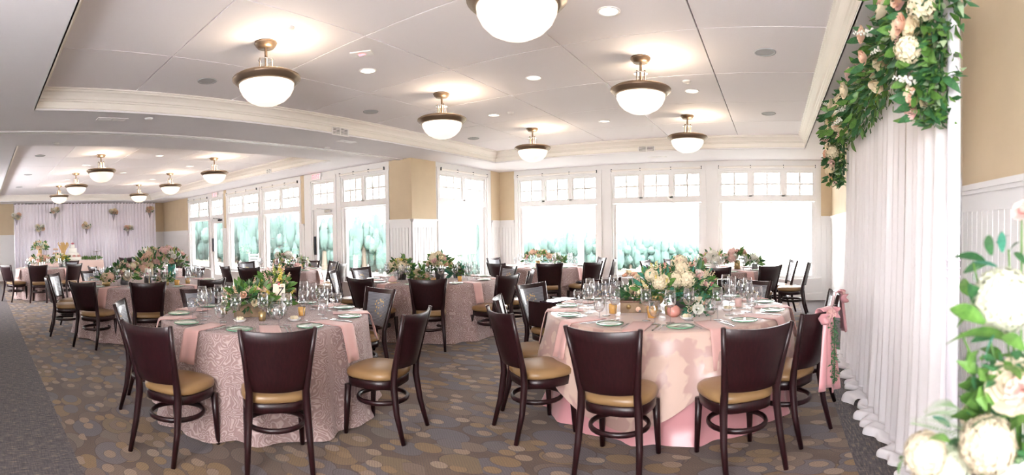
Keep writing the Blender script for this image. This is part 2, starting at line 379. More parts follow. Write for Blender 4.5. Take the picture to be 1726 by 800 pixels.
def wall(name, origin, rz, length, openings, beige, thick=0.2, z1=3.1, wains=()):
    """local x along the wall, local -y faces the room; openings: (x0, x1, z0, z1)"""
    r = empty(name, origin, rz, kind='structure'); b = MB(); x = 0
    for a, c, z0, zt in sorted(openings):
        if a > x: b.box(x, a, 0, thick, 0, z1)
        if z0 > 0: b.box(a, c, 0, thick, 0, z0)
        b.box(a, c, 0, thick, zt, z1); x = c
    if x < length: b.box(x, length, 0, thick, 0, z1)
    b.build('wall_body', WHITE, r)
    for a, c in beige: MB().box(a, c, -0.006, 0, ZCAP, ZS).build('painted_plaster', BEIGE, r)
    for a, c in wains:
        w = MB(); w.box(a, c, -0.012, 0, 0.12, 0.2); w.box(a, c, -0.02, 0, 0, 0.14)
        n = max(1, int((c - a) / 0.075)); s = (c - a) / n
        for k in range(n): w.box(a + k * s + 0.006, a + (k + 1) * s - 0.006, -0.010, 0, 0.14, ZCAP - 0.14)
        w.box(a, c, -0.016, 0, ZCAP - 0.15, ZCAP - 0.02)
        w.build('beadboard', WHITE, r)
        MB().box(a, c, -0.045, 0, ZCAP - 0.022, ZCAP + 0.012).box(a, c, -0.03, 0, ZCAP - 0.045, ZCAP - 0.022).build('cap_rail', WHITE, r)
    return r
def tr_x(X): return X - XL
wins_left = [(-8.20, -6.84), (-11.36, -9.71), (-13.34, -11.58), (-16.2, -14.65)]
doors_left = [(-9.25, -8.42), (-14.52, -13.66)]
wins_back = [(-5.70, -3.72), (-3.42, -1.45), (-1.13, 0.88)]
wall('wall_left', (XL, YW, 0), 0, XC - XL, [(tr_x(a), tr_x(b), ZSILL, ZHEAD) for a, b in wins_left] + [(tr_x(a), tr_x(b), 0, ZHEAD) for a, b in doors_left],
     [(0, tr_x(-16.32)), (tr_x(-13.58), tr_x(-13.42)), (tr_x(-9.65), tr_x(-9.52)), (tr_x(-6.76), tr_x(-6.2))], wains=[(0, tr_x(-16.32)), (tr_x(-13.58), tr_x(-13.42)), (tr_x(-9.65), tr_x(-9.52)), (tr_x(-6.76), tr_x(-6.2))])
wall('wall_jog', (XC, YW, 0), PI / 2, YB - YW, [(7.97 - YW, 9.72 - YW, ZSILL, ZHEAD)], [(0, 7.86 - YW), (9.92 - YW, YB - YW)], wains=[(0, 7.86 - YW), (9.92 - YW, YB - YW)])
wall('wall_back', (XC, YB, 0), 0, XR - XC, [(a - XC, b - XC, ZSILL, ZHEAD) for a, b in wins_back], [(0, 0.40), (0.98 - XC, XR - XC)], wains=[(0, 0.40), (0.98 - XC, XR - XC)])
wall('wall_right', (XR, YB, 0), -PI / 2, YB - YN, [], [(0, YB - YN)], wains=[(0, YB - YN)])
wall('wall_far', (XL, YN, 0), PI / 2, YW - YN, [], [(0, YW - YN)], wains=[(5.4 + 1.5, YW - YN)])
b = MB().box(XL, XL + 0.02, YN, 6.9 - 0, 0, 0.14).build('baseboard_far', WHITE); struct(b)
wn = wall('wall_near', (XR, YN, 0), PI, XR - XL, [(0.3, 2.6, 1.0, 2.5), (12.0, 16.0, 0.9, 2.6)], [(5.2, XR - XL)])  # unseen openings behind the camera, added to let in more daylight
b = MB().box(XC, 0.98, YB - 0.02, YB, 0, 0.13).build('baseboard_back', WHITE); struct(b)

def window(idx, origin, rz, w, ns, cols, rows=2):
    """local x along the opening, z from the floor"""
    r = empty('window_%d' % idx, origin, rz, kind='structure')
    f = MB(); zr0, zr1 = 2.02, 2.15
    f.box(-0.075, 0, -0.022, 0, ZSILL, ZHEAD + 0.0).box(w, w + 0.075, -0.022, 0, ZSILL, ZHEAD)      # casings
    f.box(-0.09, w + 0.09, -0.028, 0, ZHEAD, ZHEAD + 0.085)
    for a, c in ((0, 0.035), (w - 0.035, w)): f.box(a, c, 0, 0.14, ZSILL, ZHEAD)
    f.box(0.035, w - 0.035, 0, 0.14, ZHEAD - 0.035, ZHEAD); f.box(0.035, w - 0.035, 0.02, 0.14, zr0 + 0.03, zr1 - 0.03); f.box(0.035, w - 0.035, 0, 0.02, zr0, zr1)
    f.build('window_frame', WHITE, r)
    MB().box(-0.10, w + 0.10, -0.07, 0.14, ZSILL - 0.035, ZSILL).box(-0.075, w + 0.075, -0.02, 0, ZSILL - 0.12, ZSILL - 0.035).build('window_sill', WHITE, r)
    s = MB(); t = 0.055; x0, x1, z0, z1 = 0.035, w - 0.035, ZSILL, zr0
    s.box(x0, x0 + t, 0.05, 0.09, z0, z1).box(x1 - t, x1, 0.05, 0.09, z0, z1).box(x0 + t, x1 - t, 0.05, 0.09, z0, z0 + t).box(x0 + t, x1 - t, 0.05, 0.09, z1 - 0.03, z1)
    so = s.build('sash', WHITE, r)
    MB().box(x0 + t, x1 - t, 0.066, 0.072, z0 + t, z1 - 0.03).build('pane', PANE, so)
    sw = (w - 0.07 - 0.07 * (ns - 1)) / ns
    for k in range(ns):
        a = 0.035 + k * (sw + 0.07); c = a + sw
        if k: MB().box(a - 0.07, a, 0, 0.12, zr1 - 0.03, ZHEAD - 0.035).build('mullion', WHITE, r)
        s = MB(); za, zb = zr1 - 0.03, ZHEAD - 0.035; e = 0.04
        s.box(a, a + e, 0.03, 0.08, za, zb).box(c - e, c, 0.03, 0.08, za, zb).box(a + e, c - e, 0.03, 0.08, za, za + e).box(a + e, c - e, 0.03, 0.08, zb - e, zb)
        pw = (c - a - 2 * e) / cols; ph = (zb - za - 2 * e) / rows
        for i in range(1, cols): s.box(a + e + i * pw - 0.018, a + e + i * pw + 0.018, 0.04, 0.065, za + e, zb - e)
        for j in range(1, rows): s.box(a + e, c - e, 0.042, 0.063, za + e + j * ph - 0.018, za + e + j * ph + 0.018)
        so = s.build('sash', WHITE, r)
        for i in range(cols):
            for j in range(rows): MB().box(a + e + i * pw + 0.018, a + e + (i + 1) * pw - 0.018, 0.05, 0.055, za + e + j * ph + 0.018, za + e + (j + 1) * ph - 0.018).build('pane', PANE, so)
    rl = MB().tube([(0.02, -0.045, ZHEAD + 0.045), (w - 0.02, -0.045, ZHEAD + 0.045)], 0.02, 8).build('shade_roller', CREAM, r)
    b = MB(); [b.box(x - 0.008, x + 0.008, -0.06, -0.02, ZHEAD + 0.02, ZHEAD + 0.08) for x in (0.02, w / 3, 2 * w / 3, w - 0.02)]
    b.build('shade_bracket', VENTDARK, r)
    return r
for i, (a, b) in enumerate(wins_back): window(i + 1, (a, YB, 0), 0, b - a, 3, 2)
window(4, (XC, 7.97, 0), PI / 2, 1.75, 2, 3)
for i, (a, b) in enumerate(wins_left): window(5 + i, (a, YW, 0), 0, b - a, 2, 3)

def door(idx, x, w, side):
    r = empty('door_%d' % idx, (x, YW, 0), 0, kind='structure'); zt = 2.03
    MB().box(-0.07, 0, -0.022, 0, 0, ZHEAD).box(w, w + 0.07, -0.022, 0, 0, ZHEAD).box(0, 0.03, 0, 0.14, 0, ZHEAD).box(w - 0.03, w, 0, 0.14, 0, ZHEAD).box(0.03, w - 0.03, 0, 0.14, zt, zt + 0.09).box(0.03, w - 0.03, 0, 0.14, ZHEAD - 0.03, ZHEAD).box(-0.07, w + 0.07, -0.028, 0, ZHEAD, ZHEAD + 0.085).build('door_frame', WHITE, r)
    t = 0.11
    leaf = MB().box(0.03, 0.03 + t, 0.05, 0.095, 0.01, zt).box(w - 0.03 - t, w - 0.03, 0.05, 0.095, 0.01, zt).box(0.03 + t, w - 0.03 - t, 0.05, 0.095, 0.01, 0.28).box(0.03 + t, w - 0.03 - t, 0.05, 0.095, zt - 0.14, zt).build('door_leaf', WHITE, r)
    MB().box(0.03 + t, w - 0.03 - t, 0.068, 0.076, 0.28, zt - 0.14).build('pane', PANE, leaf)
    MB().box(0.055, 0.10, 0.01, 0.05, 1.0, 1.42).build('door_handle', DARKMETAL, leaf, bevel=0.006)
    MB().box(w - 0.36, w - 0.14, 0.0, 0.05, 1.955, 2.01).bar((w - 0.2, 0.0, 2.02), (w - 0.5, -0.09, 2.045), 0.02, 0.012).bar((w - 0.5, -0.09, 2.045), (w - 0.62, 0.0, 2.06), 0.02, 0.012).build('door_closer', STEEL if idx == 1 else DARKMETAL, leaf, bevel=0.004)
    a, c, za, zb, e = 0.03, w - 0.03, zt + 0.09, ZHEAD - 0.03, 0.045; cols, rows = 3, 2
    s = MB().box(a, a + e, 0.03, 0.08, za, zb).box(c - e, c, 0.03, 0.08, za, zb).box(a + e, c - e, 0.03, 0.08, za, za + e).box(a + e, c - e, 0.03, 0.08, zb - e, zb)
    pw = (c - a - 2 * e) / cols; ph = (zb - za - 2 * e) / rows
    for i in range(1, cols): s.box(a + e + i * pw - 0.018, a + e + i * pw + 0.018, 0.04, 0.065, za + e, zb - e)
    s.box(a + e, c - e, 0.042, 0.063, za + e + ph - 0.018, za + e + ph + 0.018)
    so = s.build('sash', WHITE, r)
    for i in range(cols):
        for j in range(rows): MB().box(a + e + i * pw + 0.018, a + e + (i + 1) * pw - 0.018, 0.05, 0.055, za + e + j * ph + 0.018, za + e + (j + 1) * ph - 0.018).build('pane', PANE, so)
for i, (a, b) in enumerate(doors_left): door(i + 1, a, b - a, 0)

def text_mesh(name, body, size, loc, rot, m, parent, shear=0.0, ext=0.001):
    """lettering as a real mesh"""
    cu = bpy.data.curves.new(name, 'FONT'); cu.body = body; cu.size = size; cu.extrude = ext; cu.align_x = 'CENTER'; cu.align_y = 'CENTER'; cu.shear = shear; cu.resolution_u = 4
    t = bpy.data.objects.new(name, cu); C.objects.link(t); bpy.context.view_layer.update()
    me = bpy.data.meshes.new_from_object(t.evaluated_get(bpy.context.evaluated_depsgraph_get())); bpy.data.objects.remove(t)
    me.materials.clear(); me.materials.append(m); o = bpy.data.objects.new(name, me); C.objects.link(o); o.parent = parent; o.location = loc; o.rotation_euler = rot; return o
for x, w in ((-9.0, 'near'), (-14.1, 'far')):
    e = empty('exit_sign', (x, YW, 2.765), 0, 'white exit sign with red letters above the %s glazed door' % ('right-hand (nearer)' if w == 'near' else 'left-hand (farther)'), 'sign')
    MB().box(-0.17, 0.17, -0.05, 0, -0.075, 0.085).build('sign_body', WHITE, e, bevel=0.006)
    text_mesh('lettering', 'EXIT', 0.14, (0, -0.052, 0.0), (PI / 2, 0, 0), EXITRED, e)
e = empty('exit_indicator', (-3.31, 3.16, ZT), 0.5, 'small white exit indicator plate with red arrow on the ceiling', 'sign')
MB().box(-0.10, 0.10, -0.055, 0.055, -0.012, 0).build('plate', WHITE, e, bevel=0.003)
MB().add([(-0.03, -0.03, -0.0185), (0.04, 0, -0.0185), (-0.03, 0.03, -0.0185)], [(0, 1, 2)]).build('arrow', EXITRED, e)

# ------------------------------------------------------------------ ceiling lamps
def make_lamp():
    r = empty('ceiling_lamp', (0, 0, 0), 0, 'x', 'ceiling lamp', 'bronze bowl lamps on the ceilings')
    MB().lathe([(0, 0), (0.095, 0), (0.097, -0.012), (0.088, -0.018), (0.086, -0.03), (0.075, -0.036), (0.072, -0.045), (0.0, -0.045)], 28).build('canopy', BRONZE, r, True)
    MB().lathe([(0.012, -0.044), (0.012, -0.12), (0.012, -0.30)], 10).build('stem', BRONZE, r, True)
    MB().lathe([(0.0, -0.145), (0.068, -0.145), (0.068, -0.152), (0.0, -0.152)], 20).build('steel_disc', STEEL, r)
    for k in range(4):
        a = PI / 4 + k * PI / 2; x, y = 0.052 * math.cos(a), 0.052 * math.sin(a)
        MB().lathe([(0.0, -0.125), (0.008, -0.13), (0.008, -0.14), (0.005, -0.142), (0.005, -0.29)], 8, (x, y, 0)).build('rod', BRONZE, r, True)
    MB().lathe([(0.06, -0.278), (0.20, -0.276), (0.262, -0.284), (0.288, -0.300), (0.290, -0.316), (0.276, -0.322), (0.274, -0.333), (0.260, -0.338), (0.257, -0.349), (0.235, -0.356), (0.228, -0.34), (0.20, -0.30), (0.06, -0.29)], 40).build('rim', BRONZE, r, True)
    b = MB().lathe([(0.236, -0.345), (0.230, -0.39), (0.205, -0.44), (0.160, -0.485), (0.095, -0.518), (0.03, -0.530), (0.0, -0.531)], 32).build('glass_bowl', BOWL, r, True)
    return r
lampr = capture(make_lamp()); first = []
for i, (x, y, t) in enumerate([(-3.6, 2.32, 'largest at the left, over the number seven table'), (-3.62, 4.73, 'middle one in the left row of the main room'), (-3.68, 7.16, 'farthest in the left row of the main room'),
        (-1.40, 2.55, 'nearest one cut off by the top of the picture'), (-1.24, 4.66, 'middle one in the right row of the main room'), (-1.22, 7.16, 'farthest in the right row of the main room'),
        (-9.42, 2.32, 'nearest of the left row in the far room'), (-12.05, 2.33, 'middle of the left row in the far room'), (-14.75, 2.33, 'farthest of the left row in the far room'),
        (-9.3, 4.67, 'nearest of the right row in the far room'), (-11.8, 4.68, 'middle of the right row in the far room'), (-14.4, 4.69, 'farthest of the right row in the far room')]):
    lp = place(lampr, (x, y, ZT), 0.3, 'bronze bowl lamp, ' + t, None, first)
    ld = bpy.data.lights.new('bulb', 'POINT'); ld.energy = LAMP_W; ld.color = (1.0, 0.78, 0.55); ld.shadow_soft_size = 0.05
    lo = bpy.data.objects.new('bulb', ld); C.objects.link(lo); lo.parent = lp; lo.location = (0.12, 0, -0.235)

def disc_fixture(name, x, y, z, r, m, label, cat, group, lens=None):
    e = empty(name, (x, y, z), 0, label, cat, group)
    MB().lathe([(r * 0.82, -0.001), (r * 0.85, -0.006), (r, -0.008), (r * 1.04, 0.0)], 24).build('trim_ring', m, e, True)
    MB().lathe([(0.0, -0.003), (r * 0.84, -0.003)], 24).build('lens' if lens is CANLIGHT else 'grille', lens or m, e)
    return e
dl = [(-3.63, 3.54, 'between the two nearest left-row lamps'), (-2.45, 4.81, 'near the middle of the main ceiling'), (-1.2, 3.6, 'near the top edge right of the cut-off lamp'), (-3.71, 6.04, 'between the two farther left-row lamps'), (-2.47, 7.16, 'midway between the two farthest lamps'), (-0.95, 5.9, 'just behind the middle right-row lamp')]
for x, y, t in dl: disc_fixture('downlight', x, y, ZT, 0.085, WHITE, 'lit recessed downlight ' + t, 'downlight', 'recessed downlights', CANLIGHT)
for x, y, t in [(-9.32, 3.49, 'nearest between the two lamp rows'), (-10.54, 4.67, 'in the right row nearest the window side'), (-10.73, 2.3, 'in the left lamp row, nearer'), (-13.36, 2.34, 'in the left lamp row, farther'), (-11.89, 3.49, 'middle between the lamp rows'), (-13.1, 4.68, 'in the right lamp row, farther')]:
    disc_fixture('downlight', x, y, ZT, 0.085, WHITE, 'lit recessed downlight of the far room ' + t, 'downlight', 'recessed downlights', CANLIGHT)
for x, y, t in [(-4.74, 2.32, 'left of the lamp over the number seven table'), (-4.82, 4.74, 'left of the middle left-row lamp'), (-4.91, 7.31, 'left of the farthest left-row lamp'), (-0.07, 4.69, 'right of the middle right-row lamp'), (-0.06, 7.15, 'right of the farthest right-row lamp')]:
    disc_fixture('ceiling_speaker', x, y, ZT, 0.10, mat('speaker_grey', (0.42, 0.43, 0.45), 0.6), 'round grey ceiling speaker ' + t, 'speaker', 'ceiling speakers')
for x, y, t in [(-9.55, 1.16, 'nearest of three along the near edge'), (-12.24, 1.18, 'middle of three along the near edge'), (-15.0, 1.17, 'farthest of three along the near edge')]:
    disc_fixture('ceiling_speaker', x, y, ZT, 0.10, bpy.data.materials['speaker_grey'], 'round grey speaker in the far room ceiling, ' + t, 'speaker', 'ceiling speakers')
for x, y, z, t in [(-5.43, 1.96, ZS, 'on the beam beside the rectangular vent'), (-7.19, 1.11, ZS, 'on the far side of the beam near the left'), (-0.94, 5.5, ZT, 'on the ceiling near the middle right lamp'), (-3.25, 2.31, ZT, 'on the ceiling right of the nearest left lamp'), (-3.43, 6.02, ZT, 'on the ceiling near the downlight'), (-6.3, 5.2, ZS, 'on the beam toward the column')]:
    x = x - 0.15 if x == -5.43 else x
    e = empty('smoke_detector', (x, y, z), 0, 'small white round detector ' + t, 'detector', 'small ceiling detectors')
    MB().lathe([(0.0, -0.022), (0.03, -0.022), (0.045, -0.012), (0.05, 0.0)], 16).build('cover', WHITE, e, True)
def vent(x, y, z, rx, rz, w, h, label):
    """louvred grille; local face looks down -z"""
    e = empty('air_vent', (x, y, z), 0, label, 'vent', 'air vents'); e.rotation_euler = (rx, 0, rz)
    MB().box(-w / 2, w / 2, -h / 2, -h / 2 + 0.02, -0.008, 0).box(-w / 2, w / 2, h / 2 - 0.02, h / 2, -0.008, 0).box(-w / 2, -w / 2 + 0.02, -h / 2 + 0.02, h / 2 - 0.02, -0.008, 0).box(w / 2 - 0.02, w / 2, -h / 2 + 0.02, h / 2 - 0.02, -0.008, 0).box(-0.01, 0.01, -h / 2 + 0.02, h / 2 - 0.02, -0.008, 0).build('frame', WHITE, e)
    MB().box(-w / 2 + 0.02, w / 2 - 0.02, -h / 2 + 0.02, h / 2 - 0.02, -0.002, 0).build('backing', VENTDARK, e)
    for k in range(5):
        yy = -h / 2 + 0.03 + (h - 0.06) * k / 4
        MB().bar((-w / 2 + 0.02, yy, -0.006), (w / 2 - 0.02, yy, -0.006), 0.010, 0.004).build('slat', WHITE, e)
vent(-5.70, 1.55, ZS, 0, PI / 2, 0.36, 0.13, 'rectangular soffit vent beside the left tray edge, nearer one')
vent(-5.72, 5.1, ZS, 0, PI / 2, 0.30, 0.13, 'rectangular soffit vent beside the left tray edge, farther one')
vent(-2.21, 9.5, ZS, 0, 0, 0.36, 0.13, 'narrow soffit vent above the middle back window')
vent(-2.26, 8.85, ZS + 0.065, -PI / 2, 0, 0.32, 0.14, 'grille on the tray side above the back windows')
vent(-5.40, 4.70, ZS + 0.05, -PI / 2, PI / 2, 0.32, 0.13, 'grille on the left tray side near the column')
vent(-9.6, 6.2, ZS + 0.065, -PI / 2, 0, 0.22, 0.13, 'small grille on the far room tray side')

# ------------------------------------------------------------------ outside
TERR = noisy(mat('pale_terrace_paving', (0.42, 0.40, 0.36), 0.9), (0.22, 0.21, 0.19), (0.27, 0.26, 0.23), 1.5)
LAWN = noisy(mat('distant_lawn', (0.2, 0.24, 0.14), 0.95), (0.085, 0.10, 0.075), (0.12, 0.125, 0.09), 0.12)  # muted green lawn, mottled by broad noise
FOL = noisy(mat('haze_tinted_foliage', (0.1, 0.17, 0.13), 0.9), (0.062, 0.112, 0.100), (0.085, 0.138, 0.122), 0.6)  # the pale teal haze is put into the foliage colour
TRUNK = mat('tree_trunk_bark', (0.16, 0.13, 0.1), 0.9)
struct(MB().box(-40, XC - 0.2, YW + 0.2, 13.5, -0.3, -0.06).box(XC - 0.2, 8, YB + 0.2, 13.5, -0.3, -0.06).build('terrace', TERR))
def ground(u, v):
    x = -190 + 280 * u; y = 13.0 + 170 * v * v
    z = -0.32 - 5.5 * min(1, max(0, (y - 16) / 55)) + 0.5 * math.sin(x * 0.06) * min(1, v * 3)
    return (x, y, z)
struct(MB().grid(ground, 60, 40).build('ground_lawn', LAWN, smooth=True))
struct(MB().grid(lambda u, v: (-190 + (160) * u, -40 + 53.2 * v, -0.32), 2, 2).build('ground_west', LAWN))
def gz(y): return -0.32 - 5.5 * min(1, max(0, (y - 16) / 55))
rt = random.Random(5); ti = 0
def tree_at(px, dist, top_px, wid, lab):
    th = (px - 863) / FPX - YAW; x = dist * math.sin(th); y = dist * math.cos(th)
    hor = 398 - (px - 400) * 0.0125; top = EYE + (hor - top_px) * dist / FPX; g = gz(y) if y > 13 else -0.32; h = top - g
    e = empty('tree', (x, y, g), 0, lab, 'tree', 'hazy trees beyond the terrace')
    b = MB(); rr = wid / 2
    for k in range(14):
        q = -1 + 2 * (k % 7) / 6; lay = k // 7; dome = math.sqrt(max(0.05, 1 - 0.8 * q * q)); random.seed(k + ti)
        b.sphere((q * rr * math.cos(th), -q * rr * math.sin(th) + rt.uniform(-1, 1), h * (0.30 + 0.34 * lay) * (0.6 + 0.4 * dome)), rr * rt.uniform(0.36, 0.5), 18, 12, (1, 1, h * 0.30 * dome / (rr * 0.43)), 0.15)
    b.build('crown', FOL, e, True)
    MB().tube([(0, 0, -0.1), (0.1, 0, h * 0.5)], [0.35, 0.2], 8).build('trunk', TRUNK, e)
tr_spec = [(322, 60, 358), (345, 64, 352), (372, 58, 350), (398, 62, 355), (420, 56, 350), (446, 60, 352), (470, 58, 352), (496, 56, 358), (520, 60, 362), (546, 56, 362), (566, 60, 382), (588, 58, 378), (612, 56, 362), (636, 60, 357), (655, 56, 368), (700, 60, 372), (800, 50, 366),
           (886, 95, 388), (912, 100, 392), (934, 105, 396), (958, 96, 386), (982, 98, 390), (1004, 104, 394), (1040, 96, 391), (1062, 98, 392), (1090, 104, 396), (1116, 102, 398), (1142, 106, 403), (1166, 110, 406), (1192, 116, 409)]
for i, (px, d, tp) in enumerate(tr_spec):
    ti = i * 31
    zone = 'through the left windows' if px < 670 else ('through the side window' if px < 830 else 'through the back windows')
    n = sum(1 for q in tr_spec[:i] if (q[0] < 670) == (px < 670) and (q[0] < 830) == (px < 830)) + 1
    tree_at(px, d, tp, d * 0.040, 'hazy pale green tree seen %s, %s from the left' % (zone, ['first', 'second', 'third', 'fourth', 'fifth', 'sixth', 'seventh', 'eighth', 'ninth', 'tenth', 'eleventh', 'twelfth', 'thirteenth', 'fourteenth', 'fifteenth', 'sixteenth'][n - 1]))
pp = empty('terrace_post', (-4.9, 12.2, -0.06), 0, 'tall white post on the terrace outside the left back window', 'post')
MB().box(-0.06, 0.06, -0.06, 0.06, 0.12, 2.6).build('shaft', WHITE, pp); MB().box(-0.09, 0.09, -0.09, 0.09, 0, 0.12).build('post_base', WHITE, pp)
def patio_chair():
    r = empty('patio_chair', (0, 0, 0), 0, 'x', 'chair', 'white ladder-back chairs on the terrace')
    MB().box(-0.22, 0.22, -0.2, 0.22, 0.43, 0.46).build('seat', WHITE, r)
    for sx in (-1, 1):
        MB().bar((sx * 0.2, -0.2, 0), (sx * 0.2, -0.24, 0.92), 0.035).build('leg', WHITE, r); MB().bar((sx * 0.2, 0.19, 0), (sx * 0.2, 0.19, 0.43), 0.035).build('leg', WHITE, r)
    for k in range(4): MB().bar((-0.19, -0.225, 0.55 + 0.1 * k), (0.19, -0.225, 0.55 + 0.1 * k), 0.05, 0.02, (0, 1, 0)).build('slat', WHITE, r)
    return r
pc = capture(patio_chair()); first = []
for x, y, a, t in [(-13.0, 9.3, 0.3, 'behind the third left window from the column, left one'), (-12.2, 9.2, -0.2, 'behind the third left window from the column, right one'), (-10.6, 9.4, 2.6, 'outside the second left window from the column'), (-15.6, 9.5, 0.5, 'outside the farthest left window'), (-8.9, 10.2, 0.8, 'outside near the nearer glazed door'), (-7.6, 10.4, -0.6, 'outside the window left of the column')]:
    place(pc, (x, y, -0.06), a, 'white ladder-back terrace chair ' + t, None, first)
# ------------------------------------------------------------------ chairs
def back_pt(u, t, front=0.0):
    """u in -1..1 across, t in 0..1 up the back; y is negative behind the seat"""
    hw = 0.165 + 0.058 * t ** 0.9; z = 0.505 + 0.395 * t - (1 - u * u) * 0.014 * t
    y = -0.205 - 0.095 * t - 0.048 * (1 - u * u) + front
    return (hw * u, y, z)
def make_chair():
    r = empty('dining_chair', (0, 0, 0), 0, 'x', 'chair')
    # cushion: rounded front, domed top
    def outline(a):
        x = 0.222 * (abs(math.cos(a)) ** 0.62) * (1 if math.cos(a) > 0 else -1)
        y = (0.215 if math.sin(a) > 0 else 0.20) * (abs(math.sin(a)) ** 0.62) * (1 if math.sin(a) > 0 else -1) + 0.02
        return (x * (1 - 0.10 * max(0, -y / 0.2)), y)
    b = MB(); n = 28; rings = [(0.93, 0.415), (1.0, 0.425), (1.015, 0.44), (1.0, 0.46), (0.93, 0.474), (0.7, 0.484), (0.35, 0.489)]
    vs = []
    for sc, z in rings:
        for k in range(n):
            x, y = outline(2 * PI * k / n); vs.append((x * sc, (y - 0.02) * sc + 0.02, z))
    vs.append((0, 0.02, 0.49)); fs = [(i * n + k, i * n + (k + 1) % n, (i + 1) * n + (k + 1) % n, (i + 1) * n + k) for i in range(len(rings) - 1) for k in range(n)]
    fs += [((len(rings) - 1) * n + k, (len(rings) - 1) * n + (k + 1) % n, len(vs) - 1) for k in range(n)]; fs.append(tuple(range(n - 1, -1, -1)))
    b.add(vs, fs).build('seat', VINYL, r, True)
    b = MB(); vs = []
    for sc, z in ((0.90, 0.352), (0.955, 0.356), (0.965, 0.412), (0.93, 0.416)):
        for k in range(n):
            x, y = outline(2 * PI * k / n); vs.append((x * sc, (y - 0.02) * sc + 0.02, z))
    b.add(vs, [(i * n + k, i * n + (k + 1) % n, (i + 1) * n + (k + 1) % n, (i + 1) * n + k) for i in range(3) for k in range(n)] + [tuple(range(n - 1, -1, -1)), tuple(3 * n + k for k in range(n))])
    b.build('seat_frame', MAHOG, r, True)
    # curved outer back panel
    bk_ = MB().slab(lambda u, v: back_pt(2 * u - 1, v), 12, 5, lambda u, v: (0, 0.016, 0)).build('backrest', MAHOG, r, True, 0.003, 1)
    # woven inset on the sitter's side with a thin wooden surround
    MB().slab(lambda u, v: back_pt((2 * u - 1) * 0.82, 0.05 + 0.84 * v, 0.021), 10, 4, lambda u, v: (0, -0.012, 0)).build('back_inset', INSET, bk_)
    for s in (-1, 1):
        f = MB().tube([(s * 0.185, 0.185, 0.36), (s * 0.19, 0.195, 0.18), (s * 0.195, 0.205, 0.0)], [0.027, 0.022, 0.016], 8); f.build('leg', MAHOG, r, True)
        pts = [(s * 0.198, -0.27, 0.0), (s * 0.19, -0.215, 0.2), (s * 0.178, -0.188, 0.40), (s * 0.174, -0.196, 0.50), (s * 0.198, -0.245, 0.70), (s * 0.226, -0.298, 0.902)]
        MB().tube(pts, [0.016, 0.022, 0.026, 0.024, 0.018, 0.015], 8).build('leg', MAHOG, r, True)
    pts = [(0.182 * math.cos(a), 0.185 * math.sin(a) + 0.0, 0.25) for a in [2 * PI * k / 24 for k in range(24)]]
    MB().tube(pts, 0.014, 8, closed=True, flat=1.3).build('stretcher', MAHOG, r, True)
    return r
chair = capture(make_chair()); first_chair = []
TBL = {'T1': ((-3.76, 2.35), .9), 'R1': ((-.92, 4.34), 1.05), 'T3': ((-4.76, 5.86), 1.0), 'TL2': ((-7.59, 2.59), 1.12), 'Tfar': ((-12.94, 1.63), .75), 'TM': ((-8.5, 5.75), .8), 'TB': ((-4.4, 9.05), .85), 'TBR': ((-.95, 8.75), .85), 'T5': ((-15.6, 5.3), .8), 'T6': ((-10.6, 3.6), .85)}
TN = {'T1': 'number seven table', 'R1': 'glass cloche table', 'T3': 'table before the column', 'TL2': 'large left table', 'Tfar': 'table by the back drape', 'TM': 'table near the glazed door', 'TB': 'table in the window corner', 'TBR': 'table at the back windows', 'T5': 'farthest table by the left windows', 'T6': 'table hidden behind tall flowers'}
